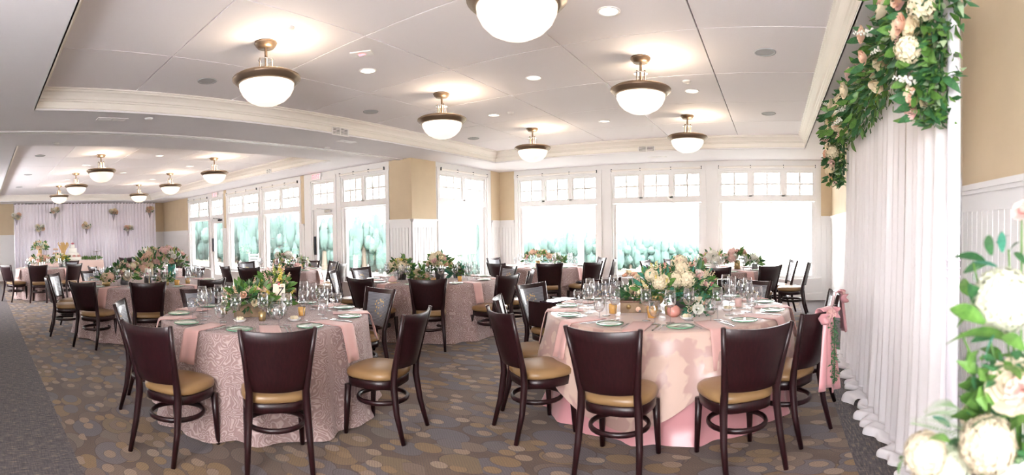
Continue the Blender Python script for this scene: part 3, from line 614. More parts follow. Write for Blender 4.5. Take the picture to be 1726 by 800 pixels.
CH = {
 'T1': [(-29, 1.45, 0, 'turned back to the camera in front of the'), (-64, 1.45, 0, 'with tan seat showing, at the near left of the'), (-117, 1.27, 0, 'seen edge-on at the left of the'), (-178, 1.25, 0, 'with grey inset facing us, at the far left of the'), (15, 1.46, 0, 'seen from the side at the near right of the'), (84, 1.30, 0, 'with gold-patterned inset, at the far right of the')],
 'R1': [(-91, 1.66, 0, 'turned back to the camera, left of two before the'), (-60, 1.66, 0, 'turned back to the camera, right of two before the'), (-126, 1.58, 0, 'with full tan seat, at the near left of the'), (-152, 1.46, 0, 'half hidden behind the left chair of the'), (165, 1.62, 0, 'holding a dark booster box, at the left of the'), (132, 1.50, 0, 'half hidden by glasses, at the far left of the'), (59, 1.36, 0, 'with grey inset, at the far right of the'), (-36, 1.52, 0, 'with a pink sash bow, nearer right of the'), (2, 1.44, 0, 'with a pink sash, farther right of the')],
 'T3': [(-52, 1.45, 0, 'turned back to the camera in front of the'), (-87, 1.5, 0, 'with a back turned to us, near left of the'), (-145, 1.5, 0, 'seen edge-on at the left of the'), (-178, 1.45, 0, 'with pale inset, at the far left of the'), (-9, 1.5, 0, 'with reddish back, at the near right of the'), (63, 1.4, 0, 'with small inset showing, far right of the'), (22, 1.5, 0, 'seen edge-on at the right of the')],
 'TL2': [(-52, 1.6, 0, 'with feet clear on the carpet, near left of the'), (-97, 1.58, 0, 'seen edge-on at the far left end of the'), (-122, 1.62, 0, 'with pale blue inset, leftmost behind the'), (-19, 1.58, 0, 'turned back to the camera in front of the'), (13, 1.6, 0, 'behind the number seven flowers, near right of the'), (127, 1.5, 0, 'with inset facing us, far right of the'), (-157, 1.55, 0, 'behind the glasses, far left of the')],
 'Tfar': [(-56, 1.27, 0, 'seen from the side, leftmost at the'), (-15, 1.25, 0, 'turned back to the camera at the'), (27, 1.25, 0, 'with tan seat, right of the'), (134, 1.2, 0, 'peeking out behind the')],
 'TM': [(-62, 1.28, 0, 'turned back to the camera, left at the'), (-29, 1.28, 0, 'turned back to the camera, middle at the'), (31, 1.3, 0, 'facing left at the right of the'), (-175, 1.25, 0, 'with pale inset, far left of the'), (74, 1.15, 0, 'small behind the right of the'), (-95, 1.25, 0, 'seen edge-on at the near left of the'), (110, 1.12, 0, 'against the wall behind the')],
 'TB': [(-61, 1.33, 0, 'turned back to the camera at the'), (-103, 1.4, 0, 'with red-brown back, near left of the'), (174, 1.3, 0, 'with pale inset, far left of the'), (-26, 1.38, 0, 'holding a black purse, right of the'), (40, 1.2, 0, 'with pale inset, far right of the'), (12, 1.38, 0, 'seen edge-on at the right of the')],
 'TBR': [(-48, 1.35, 0, 'turned back to the camera, right at the'), (14, 1.35, 0, 'with pale blue inset, right behind the'), (-6, 1.55, 0, 'edge-on with visible legs, rightmost at the'), (-86, 1.35, 0, 'partly hidden by greenery in front of the'), (-128, 1.4, 0, 'partly hidden, near left of the'), (139, 1.3, 0, 'with pale inset, against the windows behind the'), (172, 1.38, 0, 'with pale inset at the far left of the')],
 'T5': [(-10, 1.3, 0, 'with orange-brown back, nearest at the'), (-50, 1.25, 0, 'with dull brown back, left at the'), (35, 1.25, 0, 'with upright slim back, right at the'), (75, 1.2, 0, 'with thin frame, behind the')],
 'T6': [(-40, 1.3, 0, 'turned back to the camera at the'), (-80, 1.3, 0, 'with pale inset, left at the')]}
CP = {}
for t, lst in CH.items():
    (cx, cy_), R = TBL[t]
    for i, (a, D, tw, where) in enumerate(lst):
        an = math.radians(a); rz = an + PI / 2 + math.radians(tw)        # local +Y looks at the table centre
        bx, by = cx + D * math.cos(an), cy_ + D * math.sin(an)
        f = Vector((-math.sin(rz), math.cos(rz)))
        x, y = bx + f.x * 0.285, by + f.y * 0.285
        CP[t, i] = place(chair, (x, y, 0), rz, 'mahogany chair ' + where + ' ' + TN[t], 'mahogany dining chairs around the tables', first_chair)

# ------------------------------------------------------------------ tables and cloths
TABLETOP = mat('plywood_tabletop', (0.35, 0.25, 0.15), 0.6)
def cloth_bm(R, seed, zt=0.762, zb=0.012, nf=15, amp=0.06, flare=0.07, pool=0.0, uvs=1.0):
    rr = random.Random(seed); ph = [rr.uniform(0, 6.28) for _ in range(4)]; na, nz = 150, 16
    b = MB(); b.uv = []
    for j, q in enumerate((0.25, 0.5, 0.75, 0.92, 0.985)):
        for k in range(na):
            a = 2 * PI * k / na; b.v.append((q * R * math.cos(a), q * R * math.sin(a), zt)); b.uv.append((q * R * math.cos(a) * uvs, q * R * math.sin(a) * uvs))
    for j in range(nz + 1):
        t = j / nz; z = zt - 0.008 - (zt - zb - 0.008) * t
        for k in range(na):
            a = 2 * PI * k / na
            w = math.sin(nf * a + ph[0] + 0.8 * math.sin(3 * a + ph[1])) * 0.6 + math.sin((nf * 2 - 3) * a + ph[2]) * 0.25 + math.sin(5 * a + ph[3]) * 0.3
            tt = t ** 0.8; r = R + 0.006 + flare * t * 0.7 + amp * tt * w * 0.8 + pool * max(0, t - 0.88) * 8 * (0.6 + 0.4 * w)
            b.v.append((r * math.cos(a), r * math.sin(a), z)); b.uv.append((a * R * uvs, (R + (zt - z)) * uvs))
    c = len(b.v); b.v.append((0, 0, zt)); b.uv.append((0, 0)); m = 5 + nz + 1
    for k in range(na): b.f.append((c, k, (k + 1) % na))
    for i in range(m - 1):
        for k in range(na): b.f.append((i * na + k, (i + 1) * na + k, (i + 1) * na + (k + 1) % na, i * na + (k + 1) % na))
    return b
for i, (t, ((cx, cy_), R)) in enumerate(TBL.items()):
    tb = empty('round_table', (cx, cy_, 0), 0, 'round banquet table under the cloth of the ' + TN[t], 'table', 'round banquet tables')
    MB().lathe([(0, 0.73), (R - 0.012, 0.73), (R - 0.012, 0.757), (0, 0.757)], 48).build('tabletop', TABLETOP, tb)
    for k in range(4):
        a = PI / 4 + k * PI / 2; MB().tube([(0.5 * R * math.cos(a), 0.5 * R * math.sin(a), 0.73), (0.55 * R * math.cos(a), 0.55 * R * math.sin(a), 0)], 0.016, 6).build('leg', DARKMETAL, tb)
    if t == 'R1':
        o = cloth_bm(R - 0.02, 40, 0.757, 0.006, 17, 0.035, 0.04, 0.045).build('satin_underskirt', SATIN, None, True); o.location = (cx, cy_, 0)
        tag(o, 'pink satin underskirt pooling beneath the damask of the glass cloche table', 'tablecloth', 'tablecloths')
        o = cloth_bm(R, 41, 0.764, 0.30, 13, 0.045, 0.15, 0.0).build('damask_overlay', DAMASK, None, True)
        for v in o.data.vertices:                                    # the overlay's hem dips in scallops
            if v.co.z < 0.74:
                a = math.atan2(v.co.y, v.co.x); k = (0.764 - v.co.z) / 0.46; v.co.z += -0.16 * k * math.cos(4 * a + 0.4) - 0.03 * k
        o.location = (cx, cy_, 0); tag(o, 'sheer peach damask overlay on the glass cloche table', 'tablecloth', 'tablecloths')
    else:
        o = cloth_bm(R, 50 + i, nf=13 + i % 4, pool=0.05 if t == 'T1' else 0.02).build('tablecloth', LACE, None, True); o.location = (cx, cy_, 0)
        tag(o, {'T1': 'pink lace tablecloth pooling on the carpet under the ', 'T3': 'pink lace tablecloth with pleats on the '}.get(t, 'blush lace tablecloth over the ') + TN[t], 'tablecloth', 'tablecloths')

# ------------------------------------------------------------------ tableware prototypes
def make_wine():
    r = empty('wine_glass', (0, 0, 0), 0, 'x', 'glass')
    MB().lathe([(0.004, 0.112), (0.025, 0.119), (0.041, 0.143), (0.046, 0.172), (0.042, 0.208), (0.036, 0.245), (0.0345, 0.245)], 20).build('bowl', GLASS, r, True)
    MB().lathe([(0.0035, 0.006), (0.0032, 0.06), (0.004, 0.112)], 8).build('stem', GLASS, r, True)
    MB().lathe([(0.0, 0.0), (0.034, 0.0), (0.034, 0.002), (0.006, 0.006)], 20).build('foot', GLASS, r, True)
    return r
def make_goblet():
    r = empty('water_goblet', (0, 0, 0), 0, 'x', 'glass')
    MB().lathe([(0.004, 0.055), (0.028, 0.064), (0.042, 0.093), (0.044, 0.125), (0.039, 0.175), (0.0375, 0.175)], 20).build('bowl', GLASS, r, True)
    MB().lathe([(0.005, 0.005), (0.0045, 0.03), (0.006, 0.055)], 8).build('stem', GLASS, r, True)
    MB().lathe([(0.0, 0.0), (0.035, 0.0), (0.035, 0.002), (0.006, 0.006)], 20).build('foot', GLASS, r, True)
    return r
def make_plate():
    r = empty('bread_plate', (0, 0, 0), 0, 'x', 'plate')
    MB().lathe([(0.0, 0.004), (0.062, 0.004), (0.078, 0.009), (0.098, 0.016), (0.098, 0.014), (0.075, 0.005), (0.05, 0.0), (0.0, 0.0)], 28).build('plate_body', GREENGLASS, r, True)
    MB().lathe([(0.097, 0.0165), (0.101, 0.0165), (0.101, 0.012), (0.097, 0.0125)], 28).build('plate_rim', GREENRIM, r, True)
    MB().box(-0.008, 0.008, -0.075, 0.06, 0.015, 0.018).build('butter_knife', STEEL, r, bevel=0.001)
    return r
def far_proto(name, profs, cat):
    me = None; b = MB()
    for p in profs: b.lathe(p, 10)
    o = b.build(name, GLASS if cat == 'glass' else GREENGLASS, None, True); tag(o, 'x', cat); return (o, [])
def napkin_mesh(drop, seed, w=0.155, inn=0.30):
    """local origin at the table edge; +x outwards, z=0 on the cloth"""
    rr = random.Random(seed); sk = rr.uniform(-0.02, 0.02)
    prof = [(-inn, 0.010), (-inn * 0.6, 0.007), (-0.12, 0.006), (-0.02, 0.007), (0.012, 0.004), (0.028, -0.014), (0.040, -0.06), (0.058, -drop * 0.5), (0.085, -drop)]
    def f(u, v):
        k = v * (len(prof) - 1); i = min(int(k), len(prof) - 2); q = k - i
        x = prof[i][0] * (1 - q) + prof[i + 1][0] * q; z = prof[i][1] * (1 - q) + prof[i + 1][1] * q
        fold = 0.006 * math.sin(u * 9 + seed) * max(0, v - 0.5) * 2
        return (x + fold, (u - 0.5) * w * (1 - 0.05 * v) + sk * v, z)
    return MB().slab(f, 8, 16, lambda u, v: (-0.004 if v > 0.55 else 0, 0, -0.005 if v <= 0.6 else 0)).mesh('napkin', NAPKIN, True)
NAP = [napkin_mesh(0.26, 1), napkin_mesh(0.23, 2), napkin_mesh(0.28, 3)]
def make_fork():
    b = MB(); b.bar((-0.10, 0, 0.003), (0.03, 0, 0.003), 0.006, 0.003, (0, 0, 1)); b.bar((0.03, 0, 0.003), (0.05, 0, 0.003), 0.018, 0.003)
    for k in range(4): b.bar((0.05, -0.0075 + 0.005 * k, 0.003), (0.09, -0.0075 + 0.005 * k, 0.004), 0.002, 0.002)
    return (tag(b.build('fork', STEEL), 'x', 'fork'), [])
def make_knife():
    b = MB().bar((-0.12, 0, 0.003), (-0.01, 0, 0.003), 0.010, 0.006); b.bar((-0.01, 0, 0.003), (0.10, 0.002, 0.003), 0.016, 0.002)
    return (tag(b.build('knife', STEEL, None), 'x', 'knife'), [])
def make_spoon():
    b = MB().bar((-0.10, 0, 0.003), (0.05, 0, 0.003), 0.005, 0.003).sphere((0.07, 0, 0.004), 0.018, 10, 6, (1.3, 0.9, 0.15))
    return (tag(b.build('spoon', STEEL, None, True), 'x', 'spoon'), [])
P_W, P_G, P_P = capture(make_wine()), capture(make_goblet()), capture(make_plate())
P_F, P_K, P_S = make_fork(), make_knife(), make_spoon()
F_W = far_proto('wine_glass', [[(0.03, 0), (0.003, 0.004), (0.003, 0.112), (0.034, 0.13), (0.045, 0.172), (0.036, 0.245)]], 'glass')
F_G = far_proto('water_goblet', [[(0.032, 0), (0.005, 0.004), (0.005, 0.055), (0.035, 0.075), (0.044, 0.125), (0.039, 0.175)]], 'glass')
F_P = far_proto('bread_plate', [[(0, 0.004), (0.07, 0.005), (0.10, 0.016), (0.10, 0.012), (0.0, 0.0)]], 'plate')
firsts = {k: [] for k in 'WGPFKSwgp'}
ORD = ['nearest', 'second', 'third', 'fourth', 'fifth', 'sixth', 'seventh', 'eighth', 'ninth', 'tenth', 'eleventh', 'twelfth']
SET = {'T1': (-29, 9), 'R1': (-91, 11), 'T3': (-52, 9), 'TL2': (-52, 10), 'Tfar': (-15, 7), 'TM': (-62, 8), 'TB': (-61, 8), 'TBR': (-48, 8)}
SHORT = {'T1': 'number seven table', 'R1': 'glass cloche table', 'T3': 'table before the column', 'TL2': 'large left table', 'Tfar': 'back drape table', 'TM': 'table near the glazed door', 'TB': 'window corner table', 'TBR': 'middle back window table'}
rs = random.Random(11)
for t, (a0, n) in SET.items():
    (cx, cy_), R = TBL[t]; near = t in ('T1', 'R1'); zt = 0.766 if t == 'R1' else 0.764
    camang = math.degrees(math.atan2(-cy_, -cx)); angs = [a0 + 360.0 * k / n for k in range(n)]
    order = sorted(range(n), key=lambda k: (camang - angs[k] + 180 / n) % 360)        # clockwise from the camera's side
    rank = {k: i for i, k in enumerate(order)}
    for k in range(n):
        w = '%s place clockwise at the %s' % (ORD[rank[k]], SHORT[t]); a = math.radians(angs[k])
        def P(r, da): q = a + math.radians(da); return (cx + r * math.cos(q), cy_ + r * math.sin(q), zt)
        s = 0.9 / R
        if t == 'R1' and rank[k] == 0: pass
        o = bpy.data.objects.new('napkin', NAP[(k + len(t)) % 3]); C.objects.link(o); o.location = P(R, 0); o.rotation_euler = (0, 0, a + rs.uniform(-0.06, 0.06))
        tag(o, 'blush napkin hanging over the edge, ' + w, 'napkin', 'napkins on the tables')
        place(P_P if near else F_P, P(R - 0.13, -17 * s), a + 0.5, 'green glass bread plate, ' + w, 'bread plates', firsts['P' if near else 'p'])
        place(P_W if near else F_W, P(R - 0.32, 14 * s + rs.uniform(-2, 2)), 0, 'tall wine glass, ' + w, 'wine glasses', firsts['W' if near else 'w'])
        place(P_G if near else F_G, P(R - 0.26, 5 * s + rs.uniform(-2, 2)), 0, 'short water goblet, ' + w, 'water goblets', firsts['G' if near else 'g'])
        if near or t in ('T3', 'TL2'): place(P_W if near else F_W, P(R - 0.40, -4 * s + rs.uniform(-3, 3)), 0, 'second wine glass farther in, ' + w, 'wine glasses', firsts['W' if near else 'w'])
        if near:
            place(P_F, P(R - 0.15, -8.5 * s), a + PI, 'steel fork, ' + w, 'forks', firsts['F']); place(P_K, P(R - 0.14, 9 * s), a + PI, 'steel knife, ' + w, 'knives', firsts['K']); place(P_S, P(R - 0.15, 11.5 * s), a + PI, 'steel spoon, ' + w, 'spoons', firsts['S'])
# the two far prototypes not yet placed are all used above

# ------------------------------------------------------------------ flowers
def rose_bm(r, seed, layers=4):
    rr = random.Random(seed); b = MB(); b.sphere((0, 0, -0.05 * r), r * 0.30, 7, 5, (1, 1, 1.3))
    for l in range(layers):
        n = 3 + l; rad = r * (0.34 + 0.20 * l) * 4 / layers ** 0.9 * 0.9; top = r * (0.55 - 0.13 * l); flare = 0.10 * r * l
        for k in range(n):
            a = 2 * PI * (k + 0.4 * l) / n + rr.uniform(-0.1, 0.1); W = PI / n * 1.25; tp = top + rr.uniform(-0.05, 0.05) * r
            def f(u, v, a=a, W=W, rad=rad, tp=tp, flare=flare):
                e = abs(u - 0.5) * 2; aa = a + (u - 0.5) * 2 * W * (0.55 + 0.45 * math.sin(v * 2.4)); q = min(rad, r * 1.0) * (0.30 + 0.62 * math.sin(min(1.0, v * 1.1) * 1.57)) + flare * max(0, v - 0.6) * 2.2
                return (q * math.cos(aa), q * math.sin(aa), -0.5 * r + (tp + 0.5 * r) * v - e * e * v * r * 0.16)
            b.grid(f, 3, 4)
    return b
def hydrangea_bm(r, seed, n=70, ps=0.23):
    rr = random.Random(seed); b = MB(); b.sphere((0, 0, 0), r * 0.8, 10, 6)
    for k in range(n):
        z = 1 - 2 * (k + 0.5) / n * 0.86; ph = k * 2.39996; q = math.sqrt(max(0, 1 - z * z)); d = Vector((q * math.cos(ph), q * math.sin(ph), z)).normalized()
        x = d.orthogonal().normalized(); x.rotate(Matrix.Rotation(rr.uniform(0, 3), 3, d)); y = d.cross(x); c = d * r * rr.uniform(0.9, 1.06); s = r * ps
        for p, (i, j) in enumerate(((1, 0), (0, 1), (-1, 0), (0, -1))):
            e = x * i + y * j; g = x * -j + y * i
            b.add([c, c + e * s * 0.6 + g * s * 0.5 + d * s * 0.15, c + e * s * 1.15 + d * s * 0.35 * rr.uniform(0.2, 1), c + e * s * 0.6 - g * s * 0.5 + d * s * 0.15], [(0, 1, 2, 3)])
    return b
def spike_bm(r, seed):
    rr = random.Random(seed); b = MB().tube([(0, 0, -r), (0, 0, r * 2.2)], 0.002, 4)
    for k in range(16):
        z = -0.6 * r + k * r * 0.17; a = k * 2.4; q = r * 0.35 * (1 - k / 22)
        b.sphere((q * math.cos(a), q * math.sin(a), z), r * 0.30 * (1 - k / 26), 5, 4, (1, 1, 0.8), 0.15)
    return b
def leaf_bm(l, w, curl=0.25, nseg=4):
    b = MB()
    for i in range(nseg + 1):
        t = i / nseg; ww = w * (math.sin(PI * min(1, t * 0.92 + 0.06)) ** 0.8) * 0.5; z = curl * l * (t - t * t * 1.6)
        b.v += [(l * t, -ww, z + ww * 0.25), (l * t, 0, z), (l * t, ww, z + ww * 0.25)]
    for i in range(nseg): b.f += [(i * 3, i * 3 + 3, i * 3 + 4, i * 3 + 1), (i * 3 + 1, i * 3 + 4, i * 3 + 5, i * 3 + 2)]
    return b
BL = {}
for c in PETALS:
    BL['rose', c] = [rose_bm(1.0, 3).mesh('rose', PETALS[c], True), rose_bm(1.0, 5, 3).mesh('rose', PETALS[c], True)]
for c in ('cream', 'white', 'peach', 'pink'): BL['hyd', c] = [hydrangea_bm(1.0, 4).mesh('hydrangea', PETALS[c])]
for c in ('peach', 'yellow', 'white', 'pink', 'green', 'rose', 'cream'): BL['spike', c] = [spike_bm(1.0, 4).mesh('flower_spike', PETALS[c], True)]
LM = {'g': leaf_bm(1, 0.42).mesh('leaf', LEAF, True), 'd': leaf_bm(1, 0.36).mesh('leaf', LEAFD, True), 'p': leaf_bm(1, 0.45).mesh('leaf', LEAFP, True), 't': leaf_bm(1, 0.40).mesh('leaf', LEAFT, True)}
ROOTN = {'rose': 'rose', 'hyd': 'hydrangea', 'spike': 'flower_spike'}
def orient(d, roll=0.0, axis='Z'):
    q = Vector(d).to_track_quat(axis, 'Y' if axis != 'Y' else 'Z'); return (q @ Euler((0, 0, roll)).to_quaternion() if axis == 'Z' else q @ Euler((roll, 0, 0)).to_quaternion())
def piece(name, me, parent, loc, quat, s):
    o = bpy.data.objects.new(name, me); C.objects.link(o); o.parent = parent; o.location = loc; o.rotation_mode = 'QUATERNION'; o.rotation_quaternion = quat
    o.scale = (s, s, s) if not isinstance(s, tuple) else s; return o
def foliage_mass(parent, fn, n, l0, l1, m, rr, name='foliage', w=0.4):
    """many small leaves joined: fn() -> (point, outward direction)"""
    b = MB()
    for k in range(n):
        p, d = fn(); d = Vector(d) + Vector((rr.uniform(-.7, .7), rr.uniform(-.7, .7), rr.uniform(-.5, .6))); d.normalize()
        l = rr.uniform(l0, l1); lb = leaf_bm(l, l * w, rr.uniform(-0.2, 0.5), 2); q = orient(d, rr.uniform(0, 6.28), 'X')
        b.add([Vector(p) + q @ Vector(v) for v in lb.v], lb.f)
    o = b.build(name, m, parent); o['kind'] = 'stuff'; return o
def arrangement(label, loc, rx, rz, h0, blooms, leaves, fill, vase=None, seed=1, lk='gd', leafl=0.09, cat='flowers', group='flower arrangements on the tables', name='flower_arrangement', rot=0.0, ry=None, fl=(0.03, 0.07)):
    """dome of blooms: rx, ry horizontal half sizes, rz dome height, h0 height of its base"""
    rr = random.Random(seed); r = empty(name, loc, rot, label, cat, group); ry = ry or rx
    if vase: vase(r)
    def pt(k=None, lo=-0.15):
        a = rr.uniform(0, 2 * PI); z = rr.uniform(lo, 1) ; q = math.sqrt(max(0, 1 - z * z)) if z > 0 else 1
        d = Vector((q * math.cos(a), q * math.sin(a), z)); return Vector((d.x * rx, d.y * ry, h0 + d.z * rz)), d
    def ptf():
        p, d = pt(lo=-0.35); s = rr.uniform(0.55, 0.95); return Vector((p.x * s, p.y * s, h0 + (p.z - h0) * s)), d
    for m, n in fill: foliage_mass(r, ptf, n, fl[0], fl[1], m, rr)
    for kind, c, n, s0 in blooms:
        for k in range(n):
            p, d = pt(lo=0.02); s = s0 * rr.uniform(0.8, 1.15); p = Vector((p.x * .93, p.y * .93, h0 + (p.z - h0) * 0.95))
            if kind == 'spike': d = (d + Vector((0, 0, 0.8))).normalized()
            piece(ROOTN[kind], rr.choice(BL[kind, c]), r, p, orient(d, rr.uniform(0, 6)), s)
    for k in range(leaves):
        p, d = pt(lo=-0.3); s = leafl * rr.uniform(0.7, 1.25); d = (d + Vector((rr.uniform(-.5, .5), rr.uniform(-.5, .5), rr.uniform(-.4, .3)))).normalized()
        piece('leaf', LM[rr.choice(lk)], r, Vector((p.x * 0.85, p.y * 0.85, h0 + (p.z - h0) * 0.85)), orient(d, rr.uniform(-0.6, 0.6), 'X'), s)
    return r
def vase_lathe(name, prof, m, n=24, wob=None): return lambda r: MB().lathe(prof, n, wob=wob).build(name, m, r, True)
def vase_box(w, d, h, m): return lambda r: MB().box(-w / 2, w / 2, -d / 2, d / 2, 0, h).build('wooden_box', m, r, bevel=0.004)
WOODBOX = noisy(mat('weathered_wood', (0.3, 0.2, 0.12), 0.7), (0.20, 0.13, 0.08), (0.36, 0.25, 0.15), 12, sc3=(1, 8, 1))
def onT(t, ang, r): (cx, cy_), R = TBL[t]; a = math.radians(ang); return (cx + r * math.cos(a), cy_ + r * math.sin(a), 0.766 if t == 'R1' else 0.764)
toV = {'jar': [(0, 0), (0.05, 0.0), (0.065, 0.03), (0.06, 0.08), (0.05, 0.10), (0.055, 0.12)], 'bucket': [(0, 0), (0.06, 0), (0.085, 0.15), (0.09, 0.15), (0.085, 0.145)], 'cyl': [(0, 0), (0.05, 0), (0.05, 0.2)], 'compote': [(0, 0), (0.045, 0.0), (0.045, 0.008), (0.012, 0.02), (0.012, 0.05), (0.05, 0.075), (0.065, 0.12), (0.068, 0.14), (0.062, 0.14)], 'round': [(0, 0), (0.06, 0), (0.11, 0.05), (0.12, 0.10), (0.10, 0.15), (0.09, 0.17)]}
# --- number seven table
cA = math.degrees(math.atan2(-2.35, 3.76))          # direction of the camera from that table
def rel(t, dx, dy, z=None):
    """dx to the picture's right, dy away from the camera, from the table's centre"""
    (cx, cy_), R = TBL[t]; v = Vector((cx, cy_)).normalized(); rt_ = Vector((v.y, -v.x)); p = Vector((cx, cy_)) + rt_ * dx + v * dy
    return (p.x, p.y, (0.766 if t == 'R1' else 0.764) if z is None else z)
def px(t, x, y, Z=0.764):
    """point on the table top seen at picture position x, y"""
    th = (x - 863) / FPX; d = M_.transposed() @ Vector((math.sin(th), math.cos(th), (Y0 - y) / FPX)); k = (Z - EYE) / d.z
    return (d.x * k, d.y * k, 0.766 if t == 'R1' else 0.764)
def vdir(t): (cx, cy_), R = TBL[t]; return math.atan2(cy_, cx)
V = vdir('T1') - PI / 2
arrangement('low peach and cream arrangement with long greenery, left part of the number seven centrepiece', rel('T1', -0.13, -0.08), 0.22, 0.17, 0.12, [('rose', 'peach', 7, 0.036), ('rose', 'cream', 7, 0.034), ('spike', 'peach', 7, 0.034), ('rose', 'pink', 4, 0.033), ('spike', 'green', 5, 0.03), ('rose', 'yellow', 3, 0.026)], 70, [(LEAF, 260), (LEAFD, 200), (LEAFP, 60)], vase_box(0.26, 0.13, 0.10, WOODBOX), 21, 'gdgp', 0.085, rot=V, ry=0.16)
arrangement('yellow and peach stock arrangement behind the number seven card', rel('T1', 0.10, 0.14), 0.16, 0.24, 0.14, [('spike', 'yellow', 7, 0.036), ('spike', 'peach', 8, 0.036), ('rose', 'cream', 4, 0.034), ('spike', 'pink', 4, 0.036), ('spike', 'green', 4, 0.03)], 50, [(LEAF, 220), (LEAFD, 110)], vase_lathe('gold_vase', toV['jar'], GOLD), 22, 'gg', 0.09, rot=V)
def card(loc, rot, body, label, w=0.105, h=0.145, frame=None):
    r = empty('table_number_card', loc, rot, label, 'card'); MB().box(-w / 2, w / 2, -0.002, 0.002, 0.13, 0.13 + h).build('card', PAPER, r)
    MB().tube([(0, 0, 0.01), (0, 0, 0.13), (0.0, 0.0, 0.13 + h)], 0.003, 6).build('holder_stem', GOLD, r); MB().lathe([(0, 0), (0.03, 0), (0.03, 0.012), (0, 0.012)], 16).build('holder_base', GOLD, r)
    if body: text_mesh('numeral', body, h * 0.72, (0, -0.004, 0.13 + h * 0.52), (PI / 2, 0, 0), INK, r, 0.3)
    for k, (x, z) in enumerate(((-0.035, 0.02), (-0.02, 0.035), (0.03, h - 0.02), (-0.036, 0.045), (-0.005, 0.018), (0.0, h + 0.0))): piece('painted_blossom', BL['rose', 'rose'][1] if k % 2 else BL['rose', 'peach'][1], r, (x, -0.0035, 0.13 + z), orient((0, -1, 0)), (0.011, 0.011, 0.003))
    return r
card(rel('T1', 0.13, -0.10), V - 0.15, '7', 'cream table card with a black seven standing among flowers')
def terrarium(loc, label):
    r = empty('flower_bowl', loc, 0, label, 'bowl', 'small glass decorations'); MB().lathe([(0.03, 0.0), (0.07, 0.025), (0.088, 0.07), (0.075, 0.12), (0.05, 0.145)], 24).build('glass_bowl', GLASS, r, True)
    piece('rose', BL['rose', 'white'][0], r, (0, -0.01, 0.06), orient((-0.3, -0.7, 0.6)), 0.055); piece('rose', BL['rose', 'peach'][1], r, (0.0, -0.03, 0.075), orient((0, -0.8, 0.5)), 0.02)
    rr = random.Random(3); foliage_mass(r, lambda: (Vector((rr.uniform(-.05, .05), rr.uniform(-.05, .05), rr.uniform(0.02, 0.06))), (0, 0, 1)), 60, 0.02, 0.04, LEAFT, rr); return r
terrarium(rel('T1', 0.10, -0.26), 'round glass bowl holding a white bloom before the number seven card')
def votive(loc, m, label, s=1.0):
    r = empty('votive_candle', loc, 0, label, 'candle', 'votive candles'); MB().lathe([(0, 0), (0.026 * s, 0), (0.033 * s, 0.07 * s), (0.030 * s, 0.07 * s), (0.024 * s, 0.008)], 14, wob=lambda a, i: 1 + 0.03 * math.cos(7 * a)).build('holder', m, r, True)
    MB().lathe([(0, 0.045 * s), (0.026 * s, 0.045 * s)], 12).build('wax', PETALS['cream'], r); return r
def dish(loc, label, n=5, c='yellow'):
    r = empty('butter_dish', loc, 0, label, 'dish', 'small white dishes'); MB().lathe([(0, 0), (0.035, 0), (0.055, 0.022), (0.05, 0.022), (0.0, 0.008)], 20).build('dish_body', WHITE, r, True)
    for k in range(n):
        a = k * 6.28 / n; MB().sphere((0.02 * math.cos(a), 0.02 * math.sin(a), 0.026), 0.016, 8, 5).build('butter_ball', PETALS['cream'], r, True)
    return r
votive(rel('T1', -0.02, -0.33), GOLD, 'gold votive among the glasses left of the seven card'); votive(rel('T1', 0.32, -0.12), AMBER, 'amber votive right of the seven card'); votive(rel('T1', -0.36, 0.05), GOLD, 'gold votive left of the seven table flowers')
dish(rel('T1', -0.20, -0.37), 'white dish of butter balls on the seven table, left'); dish(rel('T1', 0.24, -0.38), 'white dish of butter balls on the seven table, right')

# --- glass cloche table
W = vdir('R1') - PI / 2
arrangement('yellow and cream flowers in a gold compote, middle of the cloche table', rel('R1', -0.10, -0.20), 0.16, 0.22, 0.15, [('spike', 'yellow', 7, 0.034), ('rose', 'cream', 7, 0.04), ('spike', 'peach', 7, 0.04), ('hyd', 'cream', 2, 0.055), ('spike', 'cream', 5, 0.038)], 34, [(LEAF, 170), (LEAFD, 80), (LEAFT, 60)], vase_lathe('gold_compote', toV['compote'], GOLD, 24, lambda a, i: 1 + (0.03 * math.cos(12 * a) if i > 5 else 0)), 31, 'gt', 0.085, rot=W)
arrangement('large cream hydrangea arrangement in a mottled silver vase', rel('R1', 0.14, 0.0), 0.27, 0.25, 0.16, [('hyd', 'cream', 6, 0.07), ('rose', 'peach', 9, 0.034), ('rose', 'pink', 6, 0.034), ('spike', 'pink', 6, 0.034), ('spike', 'cream', 8, 0.035), ('spike', 'rose', 2, 0.03), ('rose', 'white', 4, 0.035)], 100, [(LEAFD, 340), (LEAF, 220), (LEAFT, 160), (LEAFP, 60)], vase_lathe('silver_vase', toV['round'], SILVERPOT), 32, 'dgdt', 0.10, rot=W, ry=0.24)
arrangement('small white blossoms with dark leaves on the wooden book box', rel('R1', -0.27, -0.13, 0.87), 0.14, 0.09, 0.02, [('rose', 'cream', 6, 0.034), ('rose', 'white', 4, 0.03), ('spike', 'peach', 3, 0.03)], 26, [(LEAFD, 160), (LEAF, 60)], None, 33, 'dd', 0.09, rot=W)
arrangement('low white flower posy right of the silver vase on the cloche table', rel('R1', 0.24, -0.38), 0.10, 0.10, 0.035, [('rose', 'white', 6, 0.036), ('rose', 'cream', 4, 0.034), ('rose', 'peach', 2, 0.026), ('spike', 'cream', 4, 0.028)], 22, [(LEAFD, 70), (LEAFT, 60)], None, 34, 'd', 0.07, rot=W)
bk = empty('book_box', rel('R1', -0.27, -0.20), W, 'worn wooden book box with trinkets under the cloche', 'box')
